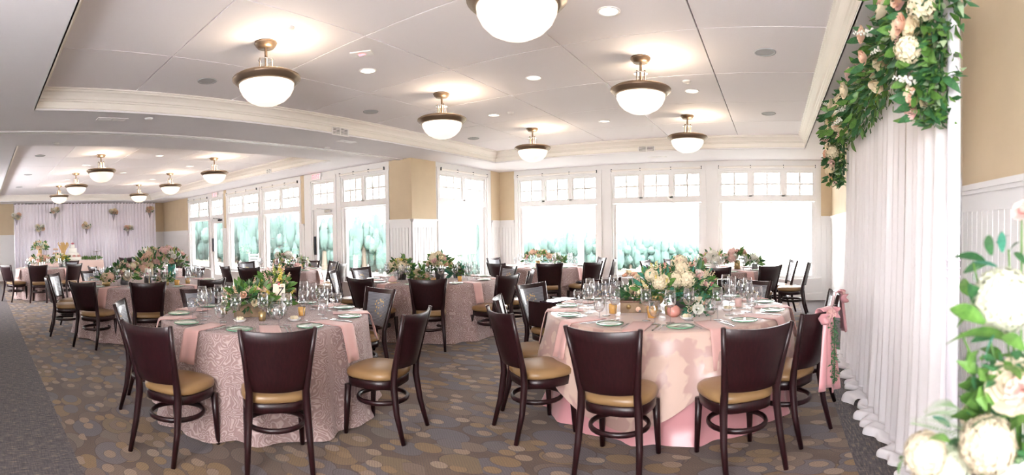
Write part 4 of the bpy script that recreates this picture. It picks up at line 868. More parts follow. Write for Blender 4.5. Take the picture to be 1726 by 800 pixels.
MB().box(-0.13, 0.13, -0.075, 0.075, 0.0, 0.085).build('box_body', WOODBOX, bk, bevel=0.004); MB().box(-0.135, 0.135, -0.08, 0.08, 0.085, 0.10).build('lid', mat('box_lid_brown', (0.16, 0.08, 0.05), 0.5), bk, bevel=0.004)
for x, z, s, m in ((-0.06, 0.05, 0.020, GOLD), (0.02, 0.03, 0.022, PETALS['peach']), (0.03, 0.018, 0.012, SILVERPOT), (0.09, 0.05, 0.014, PETALS['peach'])): MB().lathe([(0, 0.008), (s, 0.004), (s, 0)], 14).build('trinket', m, bk, True); o = children(bk)[-1]; o.location = (x, -0.076, z); o.rotation_euler = (PI / 2, 0, 0)
cl = empty('glass_cloche', rel('R1', -0.30, -0.02, 0.766), W, 'clear bell-shaped glass cloche holding peach flowers', 'cloche')
MB().lathe([(0.105, 0.0), (0.108, 0.06), (0.10, 0.14), (0.075, 0.19), (0.055, 0.215), (0.052, 0.24), (0.06, 0.26)], 28).build('dome', GLASS, cl, True); MB().lathe([(0, 0), (0.12, 0), (0.12, 0.012), (0, 0.012)], 28).build('base', WOODBOX, cl, True)
rr = random.Random(8)
for k in range(12): piece('rose', BL['rose', rr.choice(('peach', 'pink', 'cream'))][k % 2], cl, (rr.uniform(-.05, .05), rr.uniform(-.05, .05), 0.04 + 0.013 * k), orient((rr.uniform(-1, 1), rr.uniform(-1, 0.3), 0.5)), 0.034)
pk = empty('peach_blossom_spray', rel('R1', -0.28, 0.02, 1.025), 0, 'peach blossom spray on top of the glass cloche', 'flowers')
for k in range(9): piece('rose', BL['rose', ('peach', 'cream', 'peach')[k % 3]][k % 2], pk, (-0.10 + 0.03 * k, rr.uniform(-.02, .02), rr.uniform(0.02, 0.05)), orient((rr.uniform(-1, 1), -0.5, 1)), 0.032)
ph = empty('candle_holder', rel('R1', 0.04, -0.46), 0, 'pink ribbed round glass candle holder near the silver vase', 'candle'); MB().lathe([(0, 0), (0.03, 0), (0.05, 0.02), (0.055, 0.045), (0.045, 0.075), (0.025, 0.09)], 32, wob=lambda a, i: 1 + 0.05 * math.cos(14 * a)).build('ribbed_glass', mat('pink_ribbed_glass', (0.72, 0.33, 0.28), 0.2, coat=0.5), ph, True); MB().lathe([(0, 0.08), (0.022, 0.08), (0.022, 0.084), (0, 0.084)], 12).build('wax', PETALS['cream'], ph)
votive(rel('R1', -0.13, -0.50), AMBER, 'large amber votive in front of the wooden book box', 1.25); votive(rel('R1', -0.46, -0.30), AMBER, 'amber votive left of the wooden book box', 1.1); votive(rel('R1', 0.0, -0.36), GOLD, 'small gold votive beside the compote'); votive(rel('R1', 0.62, 0.0), PETALS['pink'], 'pink candle right of the silver vase')
dish(rel('R1', 0.14, -0.58), 'white dish of butter balls near the front of the cloche table'); dish(rel('R1', 0.50, -0.2), 'white dish right of the posy on the cloche table')
fr = empty('acrylic_sign', rel('R1', 0.50, 0.10), W, 'blank acrylic frame card standing right of the silver vase', 'frame'); MB().box(-0.055, 0.055, -0.004, 0.004, 0.0, 0.24).build('clear_panel', GLASS, fr); b = MB()
b.box(-0.058, -0.052, -0.006, 0.006, 0, 0.24).box(0.052, 0.058, -0.006, 0.006, 0, 0.24).box(-0.052, 0.052, -0.006, 0.006, 0.234, 0.24).build('edge', WHITE, fr)

# --- the other tables
def sparse(t, label, dx, dy, rx, rz, h0, seed, cols, vase, nb=10, sz=0.045, leaf=30, fill=120, lk='gd'):
    bl = [('rose', c, max(1, nb // len(cols)), sz) for c in cols] + [('hyd', cols[0] if ('hyd', cols[0]) in BL else 'cream', max(1, nb // 5), sz * 1.5)] + [('spike', 'green', nb // 4, sz * 0.8)]
    return arrangement(label, rel(t, dx, dy), rx, rz, h0, bl, leaf, [(LEAF, fill), (LEAFD, fill // 2)], vase, seed, lk, 0.10, rot=vdir(t) - PI / 2)
dv = vase_lathe('dark_vase', toV['bucket'], SILVERPOT)
sparse('T3', 'cream and peach bouquet in a dark bucket vase, table before the column', 0.14, -0.25, 0.19, 0.18, 0.20, 61, ['cream', 'peach', 'pink'], vase_lathe('dark_vase', [(0, 0), (0.06, 0), (0.08, 0.17), (0.085, 0.17), (0.08, 0.16)], SILVERPOT), 20, 0.042)
sparse('T3', 'yellow and cream bouquet at the left of the table before the column', -0.42, -0.05, 0.16, 0.16, 0.16, 62, ['cream', 'yellow', 'cream'], dv, 15, 0.045)
sparse('T3', 'low greenery with peach blooms between two bouquets before the column', -0.15, -0.15, 0.14, 0.10, 0.06, 63, ['peach', 'cream'], vase_box(0.2, 0.1, 0.05, WOODBOX), 8, 0.035)
sparse('T3', 'green leafy bunch at the right of the table before the column', 0.42, 0.1, 0.12, 0.11, 0.08, 64, ['white'], dv, 3, 0.03, 40, 160, 'tt')
shell = empty('seashell_ornament', rel('T3', -0.52, -0.55), 0, 'pink cone shell on a gold dish at the left of the table before the column', 'ornament'); MB().lathe([(0, 0), (0.07, 0.0), (0.075, 0.01), (0, 0.01)], 20).build('gold_dish', GOLD, shell, True); MB().lathe([(0.0, 0.01), (0.055, 0.02), (0.06, 0.04), (0.04, 0.07), (0.02, 0.095), (0, 0.11)], 18, wob=lambda a, i: 1 + 0.05 * math.cos(6 * a + i)).build('shell_body', PETALS['pink'], shell, True)
votive(rel('T3', 0.05, -0.68), AMBER, 'amber votive centred on the table before the column', 1.1); votive(rel('T3', 0.42, -0.45), AMBER, 'amber votive at the right of the table before the column'); votive(rel('T3', 0.17, -0.62), DARKMETAL, 'dark votive beside the bucket vase')
for i, (dx, dy, rx, rz, h0, cols, lab) in enumerate([(-0.36, -0.35, 0.20, 0.20, 0.13, ['cream', 'white', 'pink'], 'white and pale green bouquet, left end of the large left table'), (0.0, -0.1, 0.24, 0.24, 0.22, ['peach', 'cream', 'pink'], 'peach and cream bouquet in the middle of the large left table'),
        (0.38, -0.05, 0.27, 0.24, 0.30, ['pink', 'white', 'peach'], 'tall pink and white bouquet in a green glass vase, large left table'), (0.10, 0.35, 0.12, 0.12, 0.42, ['cream', 'peach'], 'highest cream cluster above the large left table'), (-0.62, -0.55, 0.09, 0.09, 0.09, ['peach', 'cream'], 'tiny posy in a gold cup, left edge of the large left table'), (0.25, -0.60, 0.12, 0.09, 0.06, ['white', 'peach'], 'low white posy before the tall bouquet, large left table')]):
    vz = vase_lathe('glass_vase', [(0, 0), (0.06, 0), (0.06, max(0.08, h0 - 0.02)), (0.055, max(0.08, h0 - 0.02))], (mat('sea_green_glass', (0.05, 0.30, 0.24), 0.15, coat=0.6) if i == 2 else (GOLD if i in (4, 5) else SILVERPOT)))
    sparse('TL2', lab, dx, dy, rx, rz, h0, 70 + i, cols, vz, 30 if rx > 0.18 else 9, 0.042, 46 if rx > 0.18 else 14, 190 if rx > 0.18 else 50)
r = card(rel('TL2', 0.02, -0.42), vdir('TL2') - PI / 2, '', 'pale blank-looking table card among the large left table flowers', 0.13, 0.12)
votive(rel('TL2', 0.42, -0.75), AMBER, 'amber votive at the right of the large left table', 1.2); votive(rel('TL2', 0.60, -0.45), AMBER, 'amber votive under the tall bouquet, large left table', 1.2)
for i, (t, dx, dy, rx, rz, h0, cols, lab) in enumerate([
        ('TM', 0.05, -0.1, 0.22, 0.18, 0.16, ['white', 'pink', 'cream'], 'white and pink bouquet, left on the table near the glazed door'), ('TM', 0.42, 0.0, 0.15, 0.13, 0.12, ['white', 'cream'], 'white bouquet, right on the table near the glazed door'), ('TM', 0.22, -0.3, 0.20, 0.08, 0.05, ['pink'], 'low greenery along the table near the glazed door'),
        ('TB', -0.15, -0.1, 0.30, 0.17, 0.13, ['peach', 'cream', 'pink'], 'wide peach and green bouquet on the window corner table'), ('TB', 0.28, 0.0, 0.13, 0.10, 0.09, ['white', 'cream'], 'small white bouquet, right on the window corner table'),
        ('TBR', -0.1, 0.0, 0.26, 0.16, 0.14, ['white', 'pink', 'cream'], 'pale bouquet, left on the middle back window table'), ('TBR', 0.32, 0.0, 0.22, 0.17, 0.17, ['pink', 'white'], 'pink and teal-leaved bouquet, right on the middle back window table'), ('TBR', 0.62, -0.1, 0.12, 0.11, 0.11, ['white'], 'small leafy bunch at the right end, middle back window table'),
        ('Tfar', -0.1, 0.0, 0.30, 0.16, 0.17, ['peach', 'white', 'pink'], 'wide white and peach bouquet on the back drape table'), ('Tfar', -0.12, 0.1, 0.20, 0.18, 0.52, ['cream', 'peach'], 'raised cream bouquet above the back drape table'), ('Tfar', 0.42, 0.1, 0.22, 0.15, 0.18, ['cream', 'yellow'], 'cream bouquet at the right of the back drape table'),
        ('T6', 0.2, 0.0, 0.25, 0.2, 0.2, ['cream', 'white'], 'cream bouquet on the table hidden behind tall flowers'), ('T5', 0.0, 0.0, 0.25, 0.2, 0.2, ['white', 'pink'], 'pale bouquet on the farthest table by the left windows')]):
    vz = vase_lathe('vase', [(0, 0), (0.055, 0), (0.05, max(0.05, h0 - 0.02)), (0.045, max(0.05, h0 - 0.02))], [GOLD, SILVERPOT, WHITE][i % 3])
    sparse(t, lab, dx, dy, rx, rz, h0, 90 + i, cols, vz, 18 if rx > 0.2 else 9, 0.05, 26, 110)

# --- cake table by the back drape
ck = empty('cake_table', (-17.3, 2.95, 0), 0, 'long dessert table in front of the lilac back drape', 'table')
MB().box(-0.36, 0.36, -1.2, 1.2, 0.73, 0.757).build('tabletop', TABLETOP, ck)
for sx in (-1, 1):
    for sy in (-1, 1): MB().box(sx * 0.3 - 0.02, sx * 0.3 + 0.02, sy * 1.05 - 0.02, sy * 1.05 + 0.02, 0, 0.73).build('leg', DARKMETAL, ck)
b = MB()
def per(s):
    P4 = [(-0.38, -1.22), (0.38, -1.22), (0.38, 1.22), (-0.38, 1.22)]; q = s * 4; i = int(q) % 4; f = q - int(q); a, c = P4[i], P4[(i + 1) % 4]; return a[0] * (1 - f) + c[0] * f, a[1] * (1 - f) + c[1] * f
def skirt(u, v): x, y = per(u % 1.0); k = 1 + 0.03 * v * math.sin(u * 170) + 0.05 * v; return (x * (1 + 0.1 * v * math.sin(u * 170)), y * k, 0.765 - 0.755 * v)
b.grid(skirt, 240, 8); b.add([(-0.38, -1.22, 0.765), (0.38, -1.22, 0.765), (0.38, 1.22, 0.765), (-0.38, 1.22, 0.765)], [(0, 1, 2, 3)])
o = b.build('tablecloth', PLAIN, None, True); o.location = (-17.3, 2.95, 0); tag(o, 'pleated plain blush cloth on the long dessert table', 'tablecloth', 'tablecloths')
ZC = 0.767
ca = empty('wedding_cake', (-17.2, 3.15, ZC), 0, 'tiered white wedding cake with a dark pink bloom on top', 'cake')
for k, (r_, z0, z1) in enumerate(((0.30, 0.0, 0.12), (0.21, 0.12, 0.26), (0.14, 0.26, 0.42), (0.08, 0.42, 0.54))): MB().lathe([(0, z0), (r_, z0), (r_, z1 - 0.01), (r_ - 0.01, z1), (0, z1)], 28).build('cake_tier', PETALS['white'], ca, True)
piece('rose', BL['rose', 'rose'][0], ca, (0, 0, 0.58), orient((0, 0, 1)), 0.06)
for k in range(9): a = k * 0.7; piece('rose', BL['rose', 'pink'][0], ca, (0.24 * math.cos(a), 0.24 * math.sin(a), 0.15), orient((math.cos(a), math.sin(a), 0.4)), 0.05)
def runner(x, y, l, label, seed, cols=('cream',)):
    rr = random.Random(seed); r = empty('greenery_runner', (x, y, ZC), 0, label, 'greenery', 'greenery on the dessert table')
    foliage_mass(r, lambda: (Vector((rr.uniform(-.08, .08), rr.uniform(-l / 2, l / 2), rr.uniform(0.0, 0.08))), (0, 0, 1)), 260, 0.05, 0.10, LEAF, rr)
    for k in range(7): piece('rose', BL['rose', rr.choice(cols)][0], r, (rr.uniform(-.05, .1), rr.uniform(-l / 2, l / 2), 0.08), orient((1, 0, 0.5)), 0.04)
    for k in range(16): piece('leaf', LM['g'], r, (rr.uniform(-.05, .1), rr.uniform(-l / 2, l / 2), 0.06), orient((rr.uniform(0, 1), rr.uniform(-1, 1), rr.uniform(0, .6)), 0, 'X'), 0.13)
runner(-17.15, 3.72, 0.8, 'leafy greenery runner right of the wedding cake', 5); runner(-17.1, 2.75, 0.3, 'small white flower cluster left of the cake', 6, ('white', 'cream')); runner(-17.2, 2.2, 0.4, 'dark greenery at the left of the dessert table', 7)
ts = empty('tiered_stand', (-17.2, 2.55, ZC), 0, 'silver tiered stand of treats left of the cake', 'stand')
for r_, z in ((0.18, 0.06), (0.13, 0.22), (0.09, 0.36)):
    MB().lathe([(0, z), (r_, z), (r_ + 0.01, z + 0.012), (0, z + 0.008)], 22).build('tray', STEEL, ts, True)
    for k in range(5): a = k * 1.26; MB().sphere((r_ * 0.65 * math.cos(a), r_ * 0.65 * math.sin(a), z + 0.04), 0.032, 8, 5).build('treat', PETALS['peach'], ts, True)
MB().lathe([(0.05, 0.0), (0.012, 0.02), (0.012, 0.42)], 10).build('stem', STEEL, ts, True)
for q, (y, t) in enumerate(((2.05, 'wooden tray of orange pastries, left end of the dessert table'), (3.95, 'pedestal plate amid greenery, right end of the dessert table'))):
    e = empty('serving_tray' if q == 0 else 'cake_stand', (-16.99, y, ZC), 0, t, 'tray' if q == 0 else 'stand')
    if q == 0:
        MB().box(-0.12, 0.12, -0.25, 0.25, 0.02, 0.05).build('tray_body', WOODBOX, e)
        for k in range(8): MB().sphere((0, -0.2 + 0.057 * k, 0.075), 0.035, 8, 5, (1, 1, 0.7)).build('pastry', AMBER, e, True)
    else: MB().lathe([(0, 0), (0.07, 0), (0.012, 0.02), (0.012, 0.28), (0.15, 0.30), (0.15, 0.31), (0, 0.31)], 22).build('pedestal_plate', STEEL, e, True)
wh = empty('wheat_bunch', rel('Tfar', 0.50, 0.45), 0, 'golden dried wheat bunch in a slim vase near the back drape', 'flowers')
MB().lathe([(0, 0), (0.05, 0), (0.04, 0.2), (0.05, 0.25)], 14).build('slim_vase', WHITE, wh, True)
b = MB(); rr = random.Random(2)
for k in range(60): a = rr.uniform(0, 6.28); q = rr.uniform(0.02, 0.17); b.tube([(0, 0, 0.15), (q * 0.4 * math.cos(a), q * 0.4 * math.sin(a), 0.42), (q * math.cos(a), q * math.sin(a), rr.uniform(0.55, 0.66))], [0.003, 0.004, 0.008], 4)
o = b.build('stalks', mat('dried_wheat', (0.62, 0.42, 0.17), 0.8), wh); o['kind'] = 'stuff'

# ------------------------------------------------------------------ drapes
def drape(name, label, m, p0, p1, z0, z1, amp, npan, nfold, pool, side, barlab, wave=0.0):
    """pleated curtain from p0 to p1 (plan points); side: unit plan vector towards the room"""
    r = empty(name, (p0[0], p0[1], 0), 0, label, 'drape'); d = Vector((p1[0] - p0[0], p1[1] - p0[1])); Ln = d.length; d.normalize(); S = Vector(side)
    for k in range(npan):
        a, c = k / npan, (k + 1) / npan; rr = random.Random(k * 7 + 3); ph = rr.uniform(0, 6); nf = nfold / npan
        def f(u, v, a=a, c=c, ph=ph):
            v = 1 - (1 - v) ** 1.9
            s = (a + (c - a) * u) * Ln; w = math.sin(u * nf * 2 * PI + ph + 0.9 * math.sin(u * 7 + ph)); w2 = math.sin(u * nf * 5.3 + 2 * ph)
            kk = 0.5 + 0.5 * v + (0.2 * math.sin(v * 3 + u * 5)) * v
            off = amp * kk * (w * 0.7 + w2 * 0.35) + 0.004
            z = z1 - (z1 - z0 - 0.0) * min(1, v / 0.9)
            lf = max(0.0, 0.5 + 0.35 * math.sin(s * 7 + 2 * math.sin(s * 4.1)) + 0.25 * math.sin(s * 17.3 + 1)); off *= 1 - 0.6 * max(0, (v - 0.86) / 0.14); 
            if v > 0.9: q = (v - 0.9) / 0.1; off += pool * math.sin(q * 1.57) * (0.35 + 0.9 * lf + 0.08 * w); z = z0 + 0.055 * math.sin(q * PI) * (0.4 + lf)
            off += pool * 0.35 * max(0, min(1, v / 0.9)) ** 3
            return (d.x * s + S.x * off, d.y * s + S.y * off, z)
        MB().grid(f, int(50 * Ln / npan) + 8, 44).build('curtain_panel', m, r, True)
    MB().tube([(0, 0, z1 - 0.015), (d.x * Ln, d.y * Ln, z1 - 0.015)], 0.02, 8).build('cross_bar', STEEL, r)
    for s in (0, Ln) if name == 'white_drape' else (0, Ln / 2, Ln):
        MB().tube([(d.x * s - S.x * 0.03, d.y * s - S.y * 0.03, 0.0), (d.x * s - S.x * 0.03, d.y * s - S.y * 0.03, z1)], 0.02, 8).build('upright', STEEL, r)
        MB().box(d.x * s - 0.2 - S.x * 0.1, d.x * s + 0.1 - S.x * 0.1, d.y * s - 0.15, d.y * s + 0.15, 0, 0.008).build('foot_plate', DARKMETAL, r)
    return r
wd = drape('white_drape', 'sheer white floor-length drape along the right wall', DRAPE, (0.86, 2.32), (0.86, 5.75), 0.012, 2.74, 0.05, 4, 21, 0.17, (-1, 0), '')
sl = MB().grid(lambda u, v: (0.029 * math.cos(u * 2 * PI) * (1 + 0.08 * math.sin(u * 18)) , -0.01 + 0.029 * math.sin(u * 2 * PI) * (1 + 0.08 * math.sin(u * 18)), 2.74 * (1 - v) + 0.01), 36, 30).build('post_sleeve', DRAPEB, wd, True)
for k, z in enumerate((1.30, 1.26, 1.22)): MB().tube([(0.033 * math.cos(a), -0.01 + 0.033 * math.sin(a), z) for a in [2 * PI * q / 18 for q in range(18)]], 0.006, 6, closed=True).build('tie_ring', DRAPEB, wd, True)
bd = drape('back_drape', 'tall lilac-white drape hung with small posies on the far wall', DRAPEB, (-18.3, 1.22), (-18.3, 6.6), 0.012, 2.84, 0.07, 3, 44, 0.10, (1, 0), '')
for i, (y, z, t) in enumerate([(1.3, 2.33, 'leftmost, at the drape edge'), (2.13, 1.88, 'second from the left, low'), (2.7, 2.5, 'third from the left, high'), (3.86, 1.95, 'fourth from the left, low at the centre'), (4.9, 2.42, 'fifth from the left, high'), (5.45, 1.84, 'sixth from the left, low'), (6.33, 2.5, 'rightmost, high near the drape edge')]):
    e = empty('hanging_posy', (-18.16, y, z), 0, 'small cone posy on the back drape, ' + t, 'flowers', 'cone posies hung on the back drape'); rr = random.Random(i)
    MB().lathe([(0.005, -0.28), (0.05, -0.10), (0.075, 0.0), (0.07, 0.0), (0.045, -0.09)], 14).build('cone', mat('grey_cone_%d' % i, (0.30, 0.27, 0.30), 0.7) if i == 0 else bpy.data.materials['grey_cone_0'], e, True)
    foliage_mass(e, lambda: (Vector((rr.uniform(-.06, .08), rr.uniform(-.13, .13), rr.uniform(-.04, .06))), (0.6, rr.uniform(-1, 1), 0.2)), 60, 0.05, 0.11, LEAFD, rr)
    for k in range(8): piece('rose', BL['rose', rr.choice(('cream', 'white', 'peach', 'white'))][0], e, (0.05 + rr.uniform(0, .04), rr.uniform(-.12, .12), rr.uniform(-.02, .12)), orient((1, rr.uniform(-.6, .6), 0.5)), 0.075)

# --- garland over the white drape: swag with two hanging tails
gl = empty('greenery_garland', (0.80, 2.32, 2.665), 0, 'lush greenery and rose garland swagged over the white drape', 'garland')
rr = random.Random(77)
def gpt():
    """point of the garland: near tail, swag along the top, far tail; widths as in the photo"""
    q = rr.random(); 
    if q < 0.30: s = rr.random(); c = Vector((0.0, 0.0 + 0.06 * s, -0.02 - 0.66 * s)); w = 0.17 * (1 - 0.7 * s ** 2.5)
    elif q < 0.80: s = rr.random(); c = Vector((-0.02, 0.35 + 3.0 * s, -0.04 - 0.12 * math.sin(PI * s))); w = 0.22
    else: s = rr.random(); c = Vector((-0.03, 3.35, -0.05 - 0.66 * s)); w = 0.15 * (1 - 0.6 * s ** 2)
    a = rr.uniform(0, 6.28); k = math.sqrt(rr.random()); d = Vector((-abs(math.cos(a)) if rr.random() < 0.85 else 0.5, math.sin(a) * (1 if q < 0.3 or q >= 0.8 else 0.4), math.sin(a) * (0.2 if q < 0.3 or q >= 0.8 else 1)))
    g = c + Vector((d.x * w * k * 0.8, d.y * w * k * 1.1, d.z * w * k)); g.z = min(g.z, 0.09)
    return g, Vector((d.x - 0.3, d.y, d.z - 0.45))
for m, n in ((LEAFD, 1300), (LEAF, 1100), (LEAFP, 450)): foliage_mass(gl, gpt, n, 0.05, 0.095, m, rr, w=0.38)
for k in range(290):
    p, d = gpt(); d = (d + Vector((rr.uniform(-.6, .6), rr.uniform(-.6, .6), rr.uniform(-.5, .3)))).normalized()
    piece('leaf', LM[rr.choice('gdgdd')], gl, p + Vector((-0.07, 0, 0)), orient(d, rr.uniform(-.8, .8), 'X'), rr.uniform(0.08, 0.13))
for kind, c, n, s in (('rose', 'cream', 34, 0.05), ('hyd', 'cream', 8, 0.07), ('rose', 'peach', 14, 0.048), ('rose', 'pink', 12, 0.042), ('spike', 'pink', 14, 0.035), ('rose', 'yellow', 12, 0.026), ('spike', 'white', 14, 0.04)):
    for k in range(n):
        p, d = gpt(); d.z += 0.5; piece(ROOTN[kind], rr.choice(BL[kind, c]), gl, p + Vector((-0.13 * rr.uniform(0.5, 1), 0, 0.02)), orient(d, rr.uniform(0, 6)), s * rr.uniform(0.85, 1.15))
MB().tube([(0, 0, -0.55), (0, 0, 0.02), (0, 1.7, -0.1), (0, 3.35, 0.0), (0, 3.36, -0.6)], 0.012, 6).build('stem_rope', LEAFD, gl)

# --- foreground bouquet on a tall pedestal beside the camera
pd = empty('pedestal', (0.70, 1.30, 0), 0, 'white round pedestal carrying the foreground bouquet', 'pedestal')
MB().lathe([(0, 0), (0.17, 0), (0.17, 0.03), (0.13, 0.05), (0.12, 0.60), (0.15, 0.63), (0.15, 0.66), (0, 0.66)], 32).build('column', WHITE, pd, True)
fb = empty('foreground_bouquet', (0.70, 1.30, 0.66), 0, 'large blurred bouquet of white hydrangea and roses in the right foreground', 'flowers', 'flower arrangements on the tables')
MB().lathe([(0, 0), (0.06, 0.0), (0.09, 0.06), (0.075, 0.13), (0.08, 0.15)], 24).build('urn', WHITE, fb, True)
CAMD = math.atan2(1.30, 0.70); fv = Vector((math.cos(CAMD), math.sin(CAMD), 0)); fr_ = Vector((fv.y, -fv.x, 0))
def FB(dx, dz, dy=0.0): return fr_ * dx + fv * dy + Vector((0, 0, dz))     # picture right, up, away
def ppos(x, y, dist):
    th = (x - 863) / FPX; d = M_.transposed() @ Vector((math.sin(th), math.cos(th), (Y0 - y) / FPX)); h = math.hypot(d.x, d.y); return Vector((d.x / h * dist - 0.70, d.y / h * dist - 1.30, EYE + d.z / h * dist - 0.66))
bigl = [leaf_bm(1, 0.33, 0.2, 6).mesh('leaf', LEAFD, True), leaf_bm(1, 0.38, 0.35, 6).mesh('leaf', LEAF, True), leaf_bm(1, 0.30, 0.1, 6).mesh('leaf', LEAFT, True)]
HYM = mat('ivory_green_petals', (0.58, 0.60, 0.46), 0.7); HYN = mat('ivory_petals', (0.60, 0.52, 0.38), 0.7)
HY = hydrangea_bm(1.0, 9, 260, 0.15).mesh('hydrangea', HYM); HYC = hydrangea_bm(1.0, 12, 260, 0.15).mesh('hydrangea', HYN); RB = rose_bm(1.0, 9, 5).mesh('rose', HYN, True); RP = rose_bm(1.0, 4, 5).mesh('rose', PETALS['pink'], True)
for nm, me, x, y, dist, s, d in (('hydrangea', HY, 1692, 505, 1.42, 0.088, (-.4, -.6, .4)), ('rose', RB, 1706, 648, 1.36, 0.066, (-.6, -.5, .5)), ('rose', RP, 1722, 665, 1.33, 0.04, (-.6, -.6, .1)), ('hydrangea', HYC, 1560, 765, 1.35, 0.058, (-.4, -.7, .4)), ('hydrangea', HYC, 1665, 750, 1.32, 0.075, (-.5, -.6, .4)), ('rose', RP, 1723, 352, 1.5, 0.032, (-.6, -.3, .5)), ('hydrangea', HY, 1600, 790, 1.38, 0.06, (-.5, -.5, .2)), ('rose', RB, 1640, 700, 1.5, 0.035, (-.5, -.5, .5))):
    piece(nm, me, fb, ppos(x, y, dist), orient(d, 0.3), s)
stemends = [(1692, 505, 1.45), (1706, 648, 1.4), (1722, 370, 1.5), (1640, 440, 1.45), (1620, 560, 1.42), (1700, 420, 1.45), (1560, 760, 1.38), (1650, 620, 1.4)]
for x, y, dist in stemends:
    p = ppos(x, y, dist); MB().tube([(0, 0, 0.12), (p.x * 0.5, p.y * 0.5, 0.12 + (p.z - 0.12) * 0.45), tuple(p)], [0.005, 0.004, 0.003], 6).build('stem', LEAF, fb, True)
LV = [(1660, 440, 1612, 428, 0), (1665, 445, 1625, 455, 0), (1672, 430, 1664, 396, 0), (1690, 425, 1688, 392, 2), (1700, 430, 1712, 408, 0), (1650, 450, 1640, 470, 0), (1680, 450, 1640, 440, 2), (1710, 425, 1726, 440, 0),
      (1660, 545, 1604, 514, 1), (1670, 540, 1636, 480, 0), (1655, 530, 1615, 540, 1), (1700, 575, 1606, 560, 1), (1700, 560, 1640, 570, 0), (1690, 610, 1655, 580, 1), (1650, 590, 1632, 612, 1), (1690, 650, 1626, 672, 1), (1680, 670, 1620, 640, 1), (1700, 700, 1640, 712, 0), (1690, 690, 1655, 655, 1), (1680, 720, 1610, 690, 1), (1726, 590, 1690, 560, 1), (1726, 700, 1690, 680, 0), (1660, 740, 1610, 720, 0), (1680, 560, 1660, 600, 2),
      (1530, 770, 1512, 790, 1), (1536, 780, 1520, 765, 1), (1600, 745, 1560, 735, 1), (1640, 760, 1600, 740, 0), (1580, 800, 1540, 800, 1), (1700, 780, 1650, 800, 1), (1650, 690, 1620, 660, 1), (1726, 540, 1700, 580, 1), (1720, 640, 1690, 610, 1), (1600, 720, 1575, 700, 2), (1640, 500, 1618, 470, 1), (1700, 735, 1726, 700, 1), (1680, 410, 1700, 395, 2)]
for i, (x0, y0, x1, y1, k) in enumerate(LV):
    dist = 1.42 + 0.10 * math.sin(i * 2.1); a = ppos(x0, y0, dist); c = ppos(x1, y1, dist - 0.05); d = c - a
    piece('leaf', bigl[k], fb, a, orient(d.normalized(), 0.5 * math.sin(i * 1.7) - 0.9, 'X'), max(0.05, d.length) * 1.12)
rr = random.Random(4)
def fbp():
    p = ppos(rr.uniform(1640, 1770), rr.uniform(600, 800), rr.uniform(1.36, 1.55)); return p, Vector((-0.6, -0.5, 0.3))
foliage_mass(fb, fbp, 150, 0.05, 0.09, LEAF, rr); foliage_mass(fb, fbp, 120, 0.04, 0.08, LEAFD, rr)
def fern(x0, y0, x1, y1, dist):
    b = MB(); a = ppos(x0, y0, dist); c = ppos(x1, y1, dist); b.tube([tuple(a), tuple(c)], 0.0015, 4); d = (c - a)
    for k in range(18):
        t = k / 18; p = a + d * t + Vector((0, 0, 0.015 * math.sin(t * 3)))
        for s in (-1, 1):
            q = Vector((0, 0, s)) * 0.6 + d.normalized() * 0.7; l = 0.05 * (1 - t * 0.7); lb = leaf_bm(l, l * 0.16, 0.2, 2); o = orient(q.normalized(), 1.2, 'X'); b.add([p + o @ Vector(v) for v in lb.v], lb.f)
    b.build('fern_frond', LEAFP, fb)
fern(1640, 735, 1535, 712, 1.40); fern(1620, 690, 1560, 700, 1.45); fern(1650, 780, 1530, 745, 1.36)

# ------------------------------------------------------------------ odd things
# pink sashes on the couple's two chairs
def sash(t, i, label, sprig):
    c = CP[t, i]; r = empty('chair_sash', tuple(c.location), c.rotation_euler.z, label, 'sash', 'pink satin chair sashes')
    b = MB(); b.slab(lambda u, v: (0.0 + (u - 0.5) * (0.10 - 0.04 * v) , back_pt(0, 1)[1] - 0.012 - 0.02 * math.sin(v * PI), 0.90 - 0.30 * v), 6, 8, lambda u, v: (0, -0.006, 0))
    top = MB().slab(lambda u, v: back_pt(-0.3 + 0.6 * u, 1.0, -0.02 + 0.065 * v)[:2] + (0.897 + 0.018 * math.sin(v * PI) - 0.0,), 6, 6, lambda u, v: (0, 0, 0.006)); top.build('sash_wrap', SATIN, r, True)
    MB().slab(lambda u, v: (lambda q: (q[0], q[1] + 0.035, 0.905 - 0.34 * v))(back_pt(-0.32 + 0.6 * u, 1 - 0.85 * v)), 6, 8, lambda u, v: (0, 0.006, 0)).build('sash_front', SATIN, r, True)
    for s in (-1, 1):
        # bow loop and tail
        MB().slab(lambda u, v: (s * (0.012 + 0.085 * math.sin(v * PI) ** 0.8), -0.375 - 0.03 * math.sin(2 * PI * v) - 0.012 * math.cos(u * 6), 0.865 + 0.05 * (u - 0.5) * (0.5 + math.sin(v * PI)) + 0.02 * v * s), 5, 12, lambda u, v: (0, 0.004, 0)).build('bow_loop', SATIN, r, True)
        ln = 0.50 if sprig else 0.30
        MB().slab(lambda u, v: (s * (0.02 + 0.05 * v) + (u - 0.5) * (0.05 + 0.10 * v), -0.365 - 0.02 * v - 0.014 * math.sin(u * 9 + s), 0.86 - ln * v * (1 + 0.04 * s)), 8, 10, lambda u, v: (0, 0.004, 0)).build('tail', SATIN, r, True)
    MB().sphere((0, -0.375, 0.865), 0.022, 10, 6, (1, 1, 1.2)).build('knot', SATIN, r, True)
    for q in range(5): piece('rose', BL['rose', 'pink'][0], r, (-0.04 + 0.02 * q, -0.385, 0.875 + 0.012 * (q % 2)), orient((0, -1, .3)), 0.024)
    return r
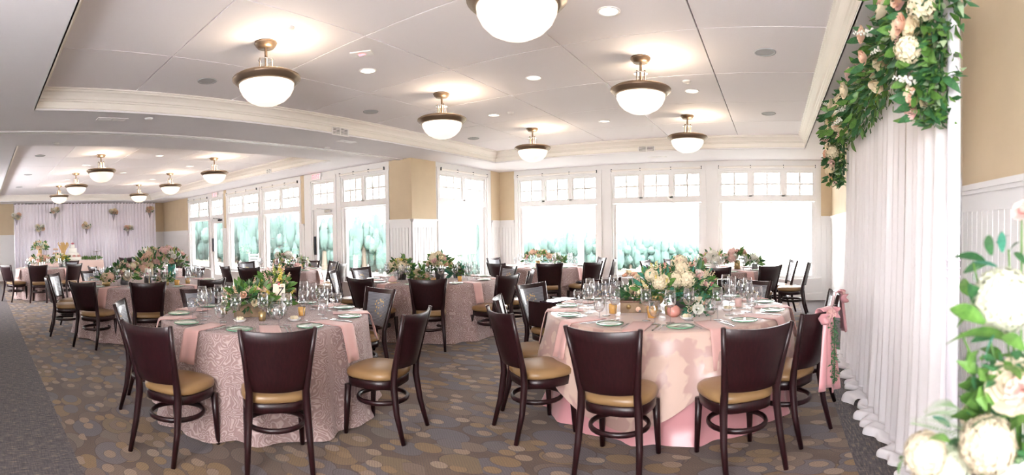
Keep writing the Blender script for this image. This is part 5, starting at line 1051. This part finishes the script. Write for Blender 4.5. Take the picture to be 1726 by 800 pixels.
sash('R1', 7, 'pink satin sash and bow with long tails on the nearer chair by the drape', True); sash('R1', 8, 'pink satin sash and bow on the farther chair by the drape', False)
c7 = CP['R1', 7]; sg = empty('leaf_sprig', tuple(c7.location), c7.rotation_euler.z, 'dark green leafy sprig hanging from the pink bow', 'greenery'); rr = random.Random(6)
foliage_mass(sg, lambda: (lambda s: (Vector((0.0 + rr.uniform(-.02, .02), -0.41 + rr.uniform(-.02, .02), 0.84 - 0.42 * s)), (rr.uniform(-1, 1), rr.uniform(-1, 1), -0.5)))(rr.random()), 150, 0.02, 0.04, LEAFD, rr)
MB().tube([(0, -0.41, 0.86), (0, -0.41, 0.42)], 0.004, 5).build('cord', LEAFD, sg)
# booster box on its chair
c4 = CP['R1', 4]; bb = empty('booster_seat', tuple(c4.location[:2]) + (0.492,), c4.rotation_euler.z, 'dark wooden booster box standing on a chair at the cloche table', 'booster seat')
MB().box(-0.18, 0.18, -0.12, 0.15, 0.0, 0.02).build('bottom', MAHOG, bb, bevel=0.003)
MB().box(-0.195, -0.175, -0.15, 0.17, 0.0, 0.25).build('side_panel', MAHOG, bb, bevel=0.004); MB().box(0.175, 0.195, -0.15, 0.17, 0.0, 0.25).build('side_panel', MAHOG, bb, bevel=0.004)
MB().box(-0.175, 0.175, 0.15, 0.17, 0.0, 0.25).build('front_panel', MAHOG, bb, bevel=0.004); MB().box(-0.19, 0.19, 0.0, 0.18, 0.25, 0.262).build('tray', mat('dark_glossy_tray', (0.03, 0.015, 0.03), 0.15), bb, bevel=0.003)
# black purse
c3 = CP['TB', 3]; pu = empty('purse', tuple(c3.location[:2]) + (0.489,), 0.4, 'small black purse lying on a chair seat by the window', 'purse')
MB().sphere((0, 0, 0.022), 0.13, 16, 8, (1, 0.55, 0.16)).build('bag_body', DARKMETAL, pu, True); MB().tube([(-0.1, 0, 0.03), (-0.05, 0.03, 0.045), (0.05, 0.03, 0.045), (0.1, 0, 0.03)], 0.006, 6).build('strap', DARKMETAL, pu, True)
